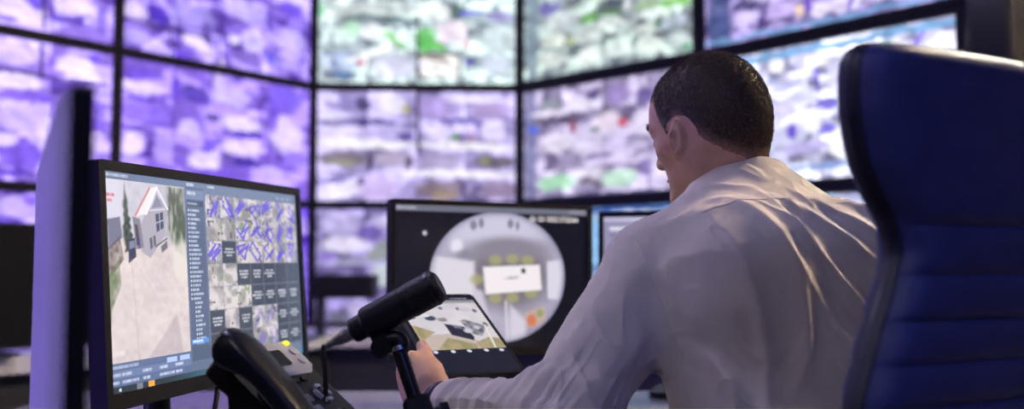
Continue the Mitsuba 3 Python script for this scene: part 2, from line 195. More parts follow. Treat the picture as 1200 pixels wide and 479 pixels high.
    'R1B': ((138, 182, 230), [(0.527,0.978,0.55,0.0111,0,(50,82,165)), (0.677,0.934,0.1395,0.0126,0,(235,240,255)), (0.47,0.929,0.056,0.0112,0,(190,215,245)), (0.247,0.573,0.0999,0.1152,0,(110,140,215))], []),
    'R2B': ((208, 214, 246), [(0.576,0.898,0.0608,0.024,0,(245,246,255)), (0.657,0.816,0.0292,0.0235,0,(150,120,225)), (0.709,0.75,0.0142,0.0145,0,(85,65,215)), (0.514,0.98,0.0439,0.0122,0,(150,190,220)), (0.62,0.755,0.0297,0.0178,0,(190,230,220)), (0.682,0.908,0.0405,0.0176,0,(225,228,255)), (0.577,1.016,0.2739,0.009,0,(70,95,170))], []),
}
W_D, H_D = 0.98, 0.56

def feed_texture(key, gain, seed):
    base, blobs, lines = FEEDS[key]
    tint = (.95, .86, 1.06) if key[0] == 'L' else (1, 1, 1)
    base = [x * gain * t for x, t in zip(lin(base), tint)]
    def fn(p, n, uv):
        u, v = uv.x, uv.y
        wx = u + .034 * (fbm(u * 22, v * 15, seed, 2) - .5); wy = v + .060 * (fbm(u * 22, v * 13, seed + 9, 2) - .5)
        # four by four camera pictures: a lit ground against darker walls, things and bright spots in each
        gu, gv = u * 4, v * 4; iu, iv = dr.floor(gu), dr.floor(gv); fu, fv = gu - iu, gv - iv
        an0 = 6.2832 * cell_rand(iu, iv, seed + 1)
        s_ = (fu - .5) * dr.cos(an0) + (fv - .5) * dr.sin(an0) + .5 * (fbm(fu * 2.3 + iu * 7, fv * 2 + iv * 5, seed + 2, 2) - .5) + .2 * (cell_rand(iu, iv, seed + 5) - .5)
        Lm = .66 + .62 * smoothstep(-.10, .10, s_)
        Lm = Lm * (1 - .50 * smoothstep(.60, .68, noise(fu * 3.4 + iu * 9, fv * 2.6 + iv * 4, seed + 6)))
        Lm = Lm * (1 - .45 * smoothstep(.70, .76, noise(fu * 7 + iu * 3, fv * 5 + iv * 8, seed + 7)))
        Lm = Lm + .45 * smoothstep(.62, .70, noise(fu * 3 + iu * 5, fv * 3.4 + iv * 9, seed + 8))
        Lm = Lm * (1 - .35 * smoothstep(.04, .012, dr.minimum(dr.minimum(fu, 1 - fu) * 1.4, dr.minimum(fv, 1 - fv))))
        Lm = dr.clip(Lm, .12, 1.7)
        pw_ = (1.25, 1.55, .80) if key[0] == 'L' else (1.08, 1.14, .94)
        col = mi.Color3f(base[0] * dr.power(Lm, pw_[0]), base[1] * dr.power(Lm, pw_[1]), base[2] * dr.power(Lm, pw_[2]))
        for (cu, cv, ru, rv, an, c) in blobs:
            c = mi.Color3f([x * gain * t for x, t in zip(lin(c), tint)])
            if an == 99:
                m = smoothstep(.006, -.006, dr.maximum(dr.abs(u - cu) * W_D - ru, dr.abs(v - cv) * H_D - rv))
                col = col * (1 - m) + c * m
                continue
            a = math.radians(an); ca, sa = math.cos(a), math.sin(a)
            dx, dy = (wx - cu) * W_D, (wy - cv) * H_D
            e1, e2 = (dx * ca + dy * sa) / ru, (dy * ca - dx * sa) / rv
            m = .88 * smoothstep(1.40, .75, dr.sqrt(e1 * e1 + e2 * e2 * (.6 + .4 * e2 * e2)))
            col = col * (1 - m) + c * m
        # fine detail of the feeds: thin strokes and specks
        st = fbm(u * 24 + 5 * v, v * 20, seed + 21, 3)
        col = col * (.80 + .40 * smoothstep(.25, .75, st))
        for (a0, b0, a1, b1, w) in lines:
            ax, ay, bx, by = a0 * W_D, b0 * H_D, a1 * W_D, b1 * H_D
            L2 = (bx - ax) ** 2 + (by - ay) ** 2
            px, py = u * W_D - ax, v * H_D - ay
            t = dr.clip((px * (bx - ax) + py * (by - ay)) / L2, 0, 1)
            d = dr.sqrt(dr.square(px - t * (bx - ax)) + dr.square(py - t * (by - ay)))
            col = col * (.03 + .97 * smoothstep(w * .5, w * 1.1, d))
        return col
    return proc(fn)

CORNERS = [(-2.146, 3.02), (-1.539, 3.79), (-.932, 4.56), (.033, 4.6), (.755, 3.91), (1.45, 3.1)]
ROWS = [1.41, .84, .285, -.275]
WALL_LABELS = {
    'L2T': 'purple tinted display at the far left edge, upper of the row cut by the frame', 'L2M': 'purple tinted display at the far left, behind the upright edge of the near monitor',
    'L2B': 'purple tinted display at the far left, partly hidden by a black unlit display', 'L1T': 'purple tinted wall display second from the left, in the top row',
    'L1M': 'purple tinted wall display directly above the monitor that shows a house', 'L1B': 'purple wall display hidden behind the monitor with the house but for a sliver',
    'CT': 'wall display with white and green pictures, centre of the top row', 'CM': 'lavender wall display with rounded arch views, straight above the fisheye monitor',
    'CB': 'lower lavender wall display behind the microphone, partly covered by a black box', 'R1T': 'pale green and grey wall display right of centre in the top row',
    'R1M': 'pale lavender wall display with two mint patches, beside the face of the man', 'R1B': 'blue white wall display low behind the small monitor at the man\'s shoulder',
    'R2T': 'dim violet wall display at the top right above the man and the chair', 'R2M': 'very bright blue white wall display behind the chair and the back of the head',
    'R2B': 'bright wall display between the shirt shoulder and the chair edge'}
COLS = ['L2', 'L1', 'C', 'R1', 'R2']
GAIN = {'L2': 1.25, 'L1': 1.2, 'C': 1.12, 'R1': 1.05, 'R2': 1.35}
di = 0
for ci, cn in enumerate(COLS):
    a, b = np.array(CORNERS[ci]), np.array(CORNERS[ci + 1]); ex = unit(np.r_[b - a, 0]); nrm = np.array([ex[1], -ex[0], 0.0])  # towards the operators
    L = np.linalg.norm(b - a)
    for ri, rn in enumerate('TMB'):
        k = 'wall_display' if di == 0 else f'wall_display_{di:03d}'
        di += 1
        zt, zb = ROWS[ri], ROWS[ri + 1]; bz = .027 if cn[0] == 'R' else .018
        m = frame([*((a + b) / 2), (zt + zb) / 2], ex, [0, 0, 1], -np.cross(ex, [0, 0, 1]) * -1)
        m[:3, 2] = np.cross(ex, [0, 0, 1])
        body = put(box(-L / 2 + .002, L / 2 - .002, -(zt - zb) / 2 + .001, (zt - zb) / 2 - .001, -.075, -.012, .004), m)
        bezel = put(ringslab(L - .004, zt - zb - .003, .004, L - 2 * bz, zt - zb - 2 * bz, .002, .018), m)
        add(k + '__housing', body, 'mat_display_bezel', 25)
        add(k + '__bezel', bezel, 'mat_display_bezel', 25)
        q, uv = quad_uv([-L / 2 + bz, -(zt - zb) / 2 + bz, -.006], [L - 2 * bz, 0, 0], [0, zt - zb - 2 * bz, 0])
        add(k + '__screen', put(q, m), 'mat_display_face', False, uv=uv, emitter={'type': 'area', 'radiance': feed_texture(cn + rn, GAIN[cn] * (1.0 if rn != 'B' else .9), di * 3.7)})
        tag(k, WALL_LABELS[cn + rn], 'display', 'displays of the video wall')
# black corner posts between the wings and at the right end
for i, (pt, wd) in enumerate([(CORNERS[2], .036), (CORNERS[3], .030), (CORNERS[4], .034)]):
    k = 'trim_1' if i == 0 else f'trim_{i + 1}'
    add(k, cyl([pt[0], pt[1] + .01, ZF + .72], [pt[0], pt[1] + .01, 1.5], wd * .6, n=12), 'mat_display_bezel', 40); struct(k)
k = 'equipment_column'
exr = unit(np.array([.695, -.81, 0])); nr = np.array([exr[1], -exr[0], 0.])
m = frame([1.45 + .085 * exr[0], 3.1 + .085 * exr[1], 0.4], exr, [0, 0, 1], np.cross(exr, [0, 0, 1]))
add(k + '__body', put(box(-.075, .075, -1.4, 1.42, -.12, .03, .006), m), 'mat_black', 25)
add(k + '__front_panel', put(box(-.06, .06, -1.3, 1.3, .03, .036, .002), m), 'mat_black_gloss', 25)
tag(k, 'tall black column closing the right end of the video wall', 'column')

# counter under the displays: white top, dark front
inner = []; out = []
off = .40
def offs(d):
    pts = []
    for i, c in enumerate(CORNERS):
        ns = []
        for j in (i - 1, i):
            if 0 <= j < 5:
                e = unit(np.array(CORNERS[j + 1]) - np.array(CORNERS[j])); ns.append(np.array([e[1], -e[0]]))
        nn = unit(sum(ns)); cs = nn @ ns[0]; pts.append(np.array(c) + nn * d / cs)
    return pts
def strip(d0, d1, z0, z1):
    p = shapely.Polygon([*offs(d0), *offs(d1)[::-1]])
    m = trimesh.creation.extrude_polygon(p, z1 - z0, engine='earcut'); m.apply_translation([0, 0, z0]); return m
add('wall_counter__top', strip(-.10, .34, -.345, -.283), 'mat_counter', 20)
add('wall_counter__front', strip(.24, .27, ZF, -.346), 'mat_dark_laminate', 20)
add('wall_counter__back', strip(-.10, -.08, ZF, -.346), 'mat_dark_laminate', 20)
tag('wall_counter', 'white topped counter with dark front running below the video wall', 'counter')

# black unlit displays standing on the counter
def unlit(k, px, py, yaw, w, h, z0, label):
    c, s = math.cos(yaw), math.sin(yaw)
    m = frame([px, py, z0 + h / 2], [c, s, 0], [0, 0, 1], [s, -c, 0])
    add(k + '__housing', put(box(-w / 2, w / 2, -h / 2, h / 2, -.045, 0, .008), m), 'mat_monitor_case', 25)
    add(k + '__bezel', put(ringslab(w, h, .006, w - .03, h - .03, .003, .008), m), 'mat_monitor_case', 25)
    q, uv = quad_uv([-w / 2 + .015, -h / 2 + .015, .001], [w - .03, 0, 0], [0, h - .03, 0])
    add(k + '__screen', put(q, m), 'mat_display_face', False, uv=uv)
    add(k + '__foot', put(cat(box(-.10, .10, -h / 2 - .018, -h / 2 - .008, -.10, .06, .003), box(-.03, .03, -h / 2 - .012, -h / 2 + .03, -.05, -.02, .003)), m), 'mat_monitor_case', 25)
    tag(k, label, 'display')
unlit('unlit_display', -1.665, 3.09, math.radians(51.8), .80, .405, -.265, 'black unlit display on the counter at the left edge below the purple feeds')
def black_box():
    k = 'network_box'
    m = frame([-.69, 4.12, 0], [1, 0.02, 0], [-.02, 1, 0], [0, 0, 1])
    add(k + '__body', put(box(-.12, .12, -.10, .10, -.13, -.035, .006), m), 'mat_monitor_case', 25)
    add(k + '__front_panel', put(box(-.112, .112, -.104, -.098, -.122, -.043, .002), m), 'mat_monitor_case', 25)
    add(k + '__stand_leg', put(box(-.118, -.098, -.06, .06, -.283, -.13, .002), m), 'mat_monitor_case', 25)
    tag(k, 'black box on a side leg in front of the lower centre display', 'electronics box')
black_box()

# dark rack added to darken the corner behind the right end of the wall
def added_dark_rack():
    k = 'added_dark_rack'
    m = frame([2.95, 5.2, ZF], [.94, -.34, 0], [.34, .94, 0], [0, 0, 1])
    add(k + '__cabinet', put(box(-.62, .62, -.35, .35, 0.02, 2.35, .01), m), 'mat_monitor_case', 25)
    for i, x in enumerate((-.31, .31)):
        d = add(k + '__door', put(box(x - .295, x + .295, -.375, -.352, .08, 2.30, .006), m), 'mat_monitor_case', 25)
        add(d + '__handle', put(box(x + .24, x + .26, -.392, -.375, 1.0, 1.22, .004), m), 'mat_dark_metal', 25)
    scene['mat_status'] = {'type': 'diffuse', 'reflectance': {'type': 'rgb', 'value': [.3, .35, .05]}}
    for x, z in ((-.38, 2.02), (-.20, 1.80), (.12, 1.95)):
        add(k + '__status_light', put(box(x - .014, x + .014, -.379, -.374, z - .008, z + .008, 0), m), 'mat_status', False, emitter={'type': 'area', 'radiance': {'type': 'rgb', 'value': [.5, .55, .08]}})
    tag(k, 'dark rack added to darken the top right corner', 'equipment rack')
added_dark_rack()

# ------------------------------------------------------------------ desk
DZ = -.30
dpoly = shapely.Polygon([(-1.05, .42), (-.14, .42), (.0, 1.12), (.05, 1.52), (.16, 1.84), (.30, 1.93), (1.0, 1.93), (1.0, 2.39), (-1.05, 2.39)]).buffer(-.03).buffer(.03)
dt = trimesh.creation.extrude_polygon(dpoly, .03, engine='earcut'); dt.apply_translation([0, 0, DZ - .03])
add('control_desk__top', dt, 'mat_desk', 20)
de = trimesh.creation.extrude_polygon(dpoly.buffer(.004).difference(dpoly.buffer(-.001)), .026, engine='earcut'); de.apply_translation([0, 0, DZ - .028])
add('control_desk__edge_band', de, 'mat_rubber', 40)
for (x0, x1, y0, y1) in ((-1.0, -.97, .5, 2.32), (.9, .93, 2.0, 2.32), (-.95, .88, 2.30, 2.32)):
    add('control_desk__panel', box(x0, x1, y0, y1, ZF, DZ - .03, .002), 'mat_dark_laminate', 25)
tag('control_desk', 'grey control desk that carries the monitors, phone and microphone', 'desk')

# ------------------------------------------------------------------ drawing helpers for the desk screens, in the screen's own u, v
AA = .004
def layer(col, m, c): 
    c = mi.Color3f(lin(c)) if isinstance(c, tuple) else c
    return col * (1 - m) + c * m
def rect(u, v, u0, u1, v0, v1, s=AA):
    return smoothstep(-s, s, u - u0) * smoothstep(-s, s, u1 - u) * smoothstep(-s, s, v - v0) * smoothstep(-s, s, v1 - v)
def poly(u, v, pts, s=AA, asp=1.78):
    """Convex polygon, either winding."""
    area = sum(pts[i][0] * pts[(i + 1) % len(pts)][1] - pts[(i + 1) % len(pts)][0] * pts[i][1] for i in range(len(pts)))
    if area < 0: pts = pts[::-1]
    d = mi.Float(9.0)
    for i in range(len(pts)):
        (ax, ay), (bx, by) = pts[i], pts[(i + 1) % len(pts)]
        L = math.hypot((bx - ax), (by - ay)); d = dr.minimum(d, ((bx - ax) * (v - ay) - (by - ay) * (u - ax)) / L)
    return smoothstep(-s, s, d)
def seg(u, v, a, b, w, s=AA, asp=1.78):
    ax, ay, bx, by = a[0] * asp, a[1], b[0] * asp, b[1]
    px, py = u * asp - ax, v - ay
    t = dr.clip((px * (bx - ax) + py * (by - ay)) / ((bx - ax) ** 2 + (by - ay) ** 2), 0, 1)
    return smoothstep(w + s, w - s, dr.sqrt(dr.square(px - t * (bx - ax)) + dr.square(py - t * (by - ay))))
def disc(u, v, cu, cv, ru, rv, s=.08):
    return smoothstep(1 + s, 1 - s, dr.sqrt(dr.square((u - cu) / ru) + dr.square((v - cv) / rv)))
def textline(u, v, u0, u1, v0, h, seed, gap=.35, cw=.0065):
    """A line of small illegible type: glyph-sized marks with word gaps."""
    g = cell_rand(dr.floor(u / cw), seed, 1); word = cell_rand(dr.floor(u / (cw * 5.3)), seed, 2)
    return rect(u, v, u0, u1, v0 - h / 2, v0 + h / 2, .003) * (.45 + .55 * g) * dr.select(word > gap * .35, 1.0, .25)

# ---- monitor with the house and the grid of feeds
def house_screen(p, n, uv):
    u, v = uv.x, uv.y
    ui = (104, 118, 146)
    col = mi.Color3f(lin(ui)) * (.92 + .16 * v)
    # --- large camera view
    g = fbm(u * 60, v * 40, 3, 4)
    vid = mix(lin((204, 190, 192)), lin((226, 212, 208)), fbm(u * 9, v * 7, 1, 3)) * (.86 + .28 * g)
    sky = smoothstep(.70, .80, v + .10 * noise(u * 16, 0, 4))
    vid = vid * (1 - sky) + mix(lin((176, 170, 182)), lin((214, 210, 222)), fbm(u * 30, v * 12, 7, 4)) * sky
    vid = layer(vid, rect(u, v, -.1, .075, .78, 1.1, .03), (214, 210, 224))
    vid = layer(vid, poly(u, v, [(-.01, .775), (.059, .795), (.066, .70), (-.01, .62)]), (120, 120, 142))
    vid = layer(vid, poly(u, v, [(-.01, .74), (.012, .75), (.012, .66), (-.01, .645)]), (186, 184, 200))
    vid = layer(vid, poly(u, v, [(-.01, .62), (.056, .705), (.069, .60), (-.01, .47)]) * (.45 + .5 * noise(u * 90, v * 50, 2)), (96, 78, 74))
    vid = layer(vid, poly(u, v, [(-.01, .50), (.05, .60), (.055, .48), (-.01, .30)]) * (.4 + .6 * noise(u * 60, v * 40, 8)), (92, 118, 66))
    vid = layer(vid, poly(u, v, [(-.01, .36), (.02, .44), (.012, .30), (-.01, .22)]), (122, 132, 108))
    tr = poly(u + .006 * (noise(u * 20, v * 46, 5) - .5), v, [(.262, .960), (.345, .960), (.345, .575), (.252, .72)], .012)
    vid = layer(vid, tr, mix(lin((88, 94, 80)), lin((168, 170, 162)), smoothstep(.3, .7, fbm(u * 70, v * 10, 6, 3))))
    vid = layer(vid, poly(u, v, [(.296, .93), (.309, .93), (.318, .62), (.288, .64)], .008) * (.5 + .5 * noise(u * 60, v * 40, 3)), (62, 84, 52))
    # house
    vid = layer(vid, poly(u, v, [(.215, .945), (.256, .85), (.242, .715), (.176, .605), (.140, .635), (.135, .788), (.164, .822)]), (172, 166, 178))
    vid = layer(vid, poly(u, v, [(.108, .80), (.138, .79), (.150, .655), (.118, .645)]), (134, 128, 140))
    vid = layer(vid, poly(u, v, [(.116, .765), (.128, .76), (.134, .67), (.122, .662)]), (74, 70, 84))
    vid = layer(vid, poly(u, v, [(.213, .952), (.166, .815), (.122, .800), (.146, .862), (.186, .942)]), (232, 226, 230))
    vid = layer(vid, seg(u, v, (.120, .805), (.182, .940), .006), (206, 138, 136))
    vid = layer(vid, seg(u, v, (.213, .948), (.258, .848), .007), (224, 222, 232))
    vid = layer(vid, seg(u, v, (.213, .948), (.165, .818), .007), (240, 238, 244))
    vid = layer(vid, poly(u, v, [(.213, .915), (.236, .858), (.188, .845)]), (136, 136, 158))
    vid = layer(vid, seg(u, v, (.182, .834), (.246, .846), .003), (214, 212, 222))
    vid = layer(vid, poly(u, v, [(.203, .817), (.237, .831), (.238, .752), (.207, .73)]), (74, 78, 104))
    vid = layer(vid, seg(u, v, (.221, .823), (.222, .742), .002), (196, 196, 208))
    vid = layer(vid, seg(u, v, (.206, .775), (.237, .790), .002), (196, 196, 208))
    vid = layer(vid, poly(u, v, [(.175, .70), (.186, .705), (.188, .655), (.177, .645)]), (96, 94, 112))
    vid = layer(vid, poly(u, v, [(.191, .71), (.200, .715), (.202, .668), (.192, .66)]), (96, 94, 112))
    vid = layer(vid, seg(u, v, (.200, .66), (.250, .70), .004), (98, 96, 110))
    vid = layer(vid, poly(u, v, [(.222, .66), (.250, .69), (.252, .655), (.226, .63)]), (112, 108, 122))
    # conifer, van, people
    ct = poly(u + .010 * (noise(v * 52, u * 30, 2) - .5), v, [(.082, .955), (.092, .85), (.108, .72), (.104, .64), (.074, .63), (.072, .74), (.076, .85)], .006)
    vid = layer(vid, ct, mix(lin((40, 52, 48)), lin((92, 102, 92)), noise(u * 120, v * 60, 9)))
    vid = layer(vid, poly(u, v, [(.088, .692), (.115, .700), (.118, .611), (.087, .58)]), (62, 62, 84))
    vid = layer(vid, poly(u, v, [(.092, .680), (.112, .688), (.113, .655), (.092, .645)]), (128, 132, 156))
    vid = layer(vid, poly(u, v, [(.127, .70), (.133, .70), (.136, .65), (.130, .648)]), (70, 70, 130))
    vid = layer(vid, disc(u, v, .322, .585, .050, .105, .25) * .7, (230, 222, 212))
    vid = layer(vid, poly(u, v, [(.150, .13), (.282, .33), (.308, .13)], .008) * .55, (170, 158, 166))
    vid = layer(vid, seg(u, v, (.098, .60), (.115, .13), .0025) * .5, (160, 148, 152))
    vid = layer(vid, seg(u, v, (.118, .60), (.235, .36), .0025) * .35, (236, 228, 222))
    vid = layer(vid, textline(u, v, .006, .040, .893, .014, 11, 0, .005), (214, 92, 108))
    vid = layer(vid, textline(u, v, .012, .030, .868, .014, 12, 0, .005), (214, 92, 108))
    vid = layer(vid, textline(u, v, .004, .060, .175, .022, 13, .5), (228, 220, 222))
    inv = rect(u, v, .002, .338, .132, .966, .002)
    col = col * (1 - inv) + vid * inv
    col = layer(col, textline(u, v, .006, .095, .985, .014, 1), (190, 196, 214))
    # --- list of cameras
    inl = rect(u, v, .345, .434, .078, .970, .002)
    row = (.862 - v) / .0228; ri = dr.floor(row); rf = row - ri
    ls = mi.Color3f(lin((88, 102, 130)))
    ls = layer(ls, rect(u, v, .345, .434, .908, .958, .002), (116, 132, 164))
    ls = layer(ls, rect(u, v, .350, .428, .872, .900, .002), (62, 72, 94))
    ls = layer(ls, textline(u, v, .352, .392, .940, .018, 3, 0), (206, 212, 226))
    ls = layer(ls, textline(u, v, .352, .410, .886, .013, 4, .5, .005), (160, 168, 188))
    ind = dr.select(ri > 20, .018, 0.0)
    on = dr.select((row > 0) & (row < 31), 1.0, 0.0)
    ls = layer(ls, on * rect(rf, rf, .22, .78, .22, .78, .08) * rect(u, v, .352 + ind, .3575 + ind, 0, 1, .001), (206, 212, 230))
    ls = layer(ls, on * rect(rf, rf, .2, .8, .2, .8, .08) * smoothstep(0, .002, u - .360 - ind) * smoothstep(0, .002, .392 + .028 * cell_rand(ri, 3) - u) * (.45 + .55 * cell_rand(dr.floor(u / .004), ri, 2)), (186, 194, 214))
    ls = layer(ls, rect(u, v, .345, .43, .163, .188, .002) * .85, (86, 150, 226))
    ls = layer(ls, textline(u, v, .352, .400, .176, .012, 5, 0), (226, 236, 250))
    ls = layer(ls, rect(u, v, .345, .434, .078, .150, .002), (84, 98, 124))
    col = col * (1 - inl) + ls * inl
    # --- grid of 7 x 7 feeds
    gu, gv = (u - .440) / (.992 - .440) * 7, (.944 - v) / (.944 - .078) * 7
    iu, iv = dr.floor(gu), dr.floor(gv); fu, fv = gu - iu, gv - iv
    ing = rect(gu, gv, 0, 7, 0, 7, .02)
    seed = iu * 7 + iv * 3
    t = mix(lin((150, 146, 152)), lin((212, 204, 204)), smoothstep(.25, .7, fbm(fu * 2.2 + iu * 9, fv * 1.6 + iv * 5, 2, 3)))
    t = layer(t, smoothstep(.58, .74, noise(fu * 2.6 + iu * 11, fv * 3 + iv * 13, 3)) * .6, (126, 130, 120))
    t = layer(t, smoothstep(.80, .88, noise(fu * 6 + iu * 5, fv * 6 + iv * 3, 8)) * .8, (84, 80, 92))
    t = layer(t, smoothstep(.80, .86, noise(fu * 5 + iu * 3, fv * 5 + iv * 7, 18)) * dr.select(cell_rand(iu, iv, 5) > .6, .8, 0.), (120, 150, 92))
    # detection outlines in blue-violet on the upper rows
    lines = mi.Float(0.0)
    for q in range(5):
        ax, ay = cell_rand(iu, iv, 20 + q), cell_rand(iu, iv, 30 + q); bx, by = cell_rand(iu, iv, 21 + q), cell_rand(iu, iv, 31 + q)
        ex, ey = bx - ax, by - ay; k = dr.clip(((fu - ax) * ex + (fv - ay) * ey) / (ex * ex + ey * ey + 1e-4), 0, 1)
        d = dr.sqrt(dr.square(fu - ax - k * ex) + dr.square(fv - ay - k * ey))
        lines = dr.maximum(lines, smoothstep(.075, .03, d))
    sq = dr.abs(fbm(fu * 4 + iu * 17, fv * 4 + iv * 19, 4, 2) - .5)
    lines = dr.maximum(lines, smoothstep(.03, .012, sq) * dr.select(cell_rand(iu, iv, 44) > .45, 1.0, 0.))
    lined = dr.select((iv < 3) & ((iu != 1) | (iv != 1)) & ((iu != 0) | (iv != 1)), 1.0, dr.select((iv > 4.5) & (iu > 2.5), .5, 0.))
    t = layer(t, lines * lined * .85, (84, 66, 208))
    # which cells carry a picture
    VID = ['1111111', '1111111', '1011111', '1100000', '1110000', '0101100', '0001100']
    has = mi.Float(0.0)
    for b in range(7):
        for a in range(7):
            if VID[b][a] == '1': has += dr.select((iu == a) & (iv == b), 1.0, 0.0)
    dark = mi.Color3f(lin((64, 72, 88)))
    for q, (yy, ww) in enumerate(((.36, .34), (.50, .40), (.64, .26))):
        wv = ww * (.7 + .4 * cell_rand(iu, iv, 60 + q))
        dark = layer(dark, rect(fu, fv, .5 - wv, .5 + wv, yy - .045, yy + .045, .02) * (.35 + .65 * cell_rand(dr.floor(fu * 16), seed, q)) * dr.select((iv < 3) | (iu < 5) | (iv > 3.5), 1., 0.), (196, 200, 210))
    cell = t * has + dark * (1 - has)

    gl = dr.maximum(smoothstep(.045, .02, dr.minimum(fu, 1 - fu)), smoothstep(.045, .02, dr.minimum(fv, 1 - fv))) * (1 - .75 * has)
    cell = layer(cell, gl, (98, 106, 122))
    col = col * (1 - ing) + cell * ing
    col = layer(col, textline(u, v, .352, .385, .984, .016, 21, 0), (206, 214, 230))
    col = layer(col, textline(u, v, .455, .490, .984, .012, 22, 0), (206, 214, 230))
    for q in range(3): col = layer(col, rect(u, v, .865 + .035 * q, .880 + .035 * q, .962, .972, .002) * .5, (206, 214, 230))
    # --- table, buttons and task bar at the bottom
    bt = rect(u, v, -.01, .338, .030, .128, .002)
    col = layer(col, bt, (96, 112, 150))
    col = layer(col, rect(u, v, -.01, .338, .064, .098, .002), (112, 128, 166))
    col = layer(col, textline(u, v, .010, .11, .114, .014, 31, .4), (176, 186, 214))
    for q, a in enumerate((.004, .045, .125, .195, .265)):
        col = layer(col, textline(u, v, a, a + .036, .080, .014, 40 + q, 0), (196, 206, 230))
        col = layer(col, textline(u, v, a, a + (.065 if q in (1, 3) else .030), .046, .014, 50 + q, 0), (196, 206, 230))
    for a in (.228, .286): col = layer(col, rect(u, v, a, a + .046, .096, .120, .002), (176, 198, 240))
    tb = rect(u, v, -.01, 1.01, -.01, .028, .002)
    col = layer(col, tb, mix(lin((46, 58, 66)), lin((70, 128, 150)), smoothstep(.2, .6, u)))
    col = layer(col, rect(u, v, .100, .124, -.01, .027, .002), (122, 126, 140))
    col = layer(col, rect(u, v, .146, .172, -.01, .027, .002), (232, 168, 72))
    col = layer(col, rect(u, v, .032, .040, .006, .020, .002), (216, 222, 230))
    return col * 1.15

# ---- monitor with the round fisheye view
def fisheye_screen(p, n, uv):
    u, v = uv.x, uv.y
    col = mi.Color3f(lin((14, 16, 30))) * (.8 + .4 * v)
    r = dr.sqrt(dr.square((u - .520) / .352) + dr.square((v - .500) / .465))
    c = mix(lin((150, 144, 166)), lin((196, 190, 212)), fbm(u * 6, v * 5, 3, 3))
    c = layer(c, disc(u, v, .50, .82, .24, .14, .5), (206, 202, 224))
    c = layer(c, disc(u, v, .575, .51, .225, .245, .35), (124, 116, 128))
    c = layer(c, disc(u, v, .560, .70, .20, .08, .5), (140, 134, 150))
    c = layer(c, poly(u, v, [(.14, .66), (.388, .610), (.405, .02), (.20, .08)], .015), (222, 216, 226))
    c = layer(c, poly(u, v, [(.388, .615), (.43, .40), (.55, .33), (.56, -.1), (.38, .0)], .015), (206, 198, 214))
    c = layer(c, poly(u, v, [(.575, .30), (.66, .18), (.66, -.05), (.565, -.05)], .02), (214, 208, 222))
    c = layer(c, seg(u, v, (.552, .33), (.560, .02), .006, .006, 1.57), (232, 226, 236))
    for (a, b) in [(.498, .622), (.587, .630), (.669, .622), (.400, .485), (.498, .350), (.587, .352), (.688, .382)]:
        c = layer(c, disc(u, v, a, b, .034, .036, .4) * .75, (172, 170, 118))
    c = layer(c, poly(u, v, [(.434, .573), (.734, .588), (.745, .405), (.447, .379)], .008), (244, 236, 240))
    c = layer(c, disc(u, v, .646, .545, .013, .020, .4), (58, 54, 66))
    c = layer(c, (seg(u, v, (.55, .492), (.62, .500), .010, .01, 1.57)) * .8 * noise(u * 120, v * 80, 2), (96, 90, 100))
    c = layer(c, poly(u, v, [(.771, .612), (.868, .630), (.850, .325), (.776, .342)], .01), (220, 216, 230))
    c = layer(c, seg(u, v, (.77, .63), (.772, .32), .006, .006, 1.57), (146, 140, 156))
    c = layer(c, poly(u, v, [(.645, .234), (.757, .290), (.768, .160), (.683, .130)], .012) * (.55 + .45 * noise(u * 50, v * 40, 1)), (206, 176, 156))
    c = layer(c, disc(u, v, .690, .185, .026, .045, .4), (212, 124, 92))
    c = layer(c, disc(u, v, .735, .235, .020, .03, .4), (150, 160, 110))
    for (a, b, w) in [(.385, .868, .018), (.425, .885, .014), (.578, .885, .016), (.615, .87, .01)]:
        c = layer(c, disc(u, v, a, b, w, .034, .4) * .8, (110, 106, 128))
    c = layer(c, disc(u, v, .30, .72, .03, .05, .5), (230, 228, 242))
    c = layer(c, disc(u, v, .335, .665, .045, .03, .5) * .6, (128, 124, 146))
    c = layer(c, smoothstep(.90, 1.0, r) * .6, (140, 138, 172))
    m = smoothstep(1.012, .99, r)
    col = col * (1 - m) + c * m
    col = layer(col, rect(u, v, -.01, 1.01, .958, 1.01, .004), (112, 114, 132))
    col = layer(col, textline(u, v, .01, .10, .98, .02, 71, .2, .012), (170, 172, 188))
    col = layer(col, rect(u, v, .90, .99, .966, .995, .004) * .6, (158, 150, 170))
    col = layer(col, disc(u, v, .143, .807, .010, .016, .4), (198, 196, 210))
    return col

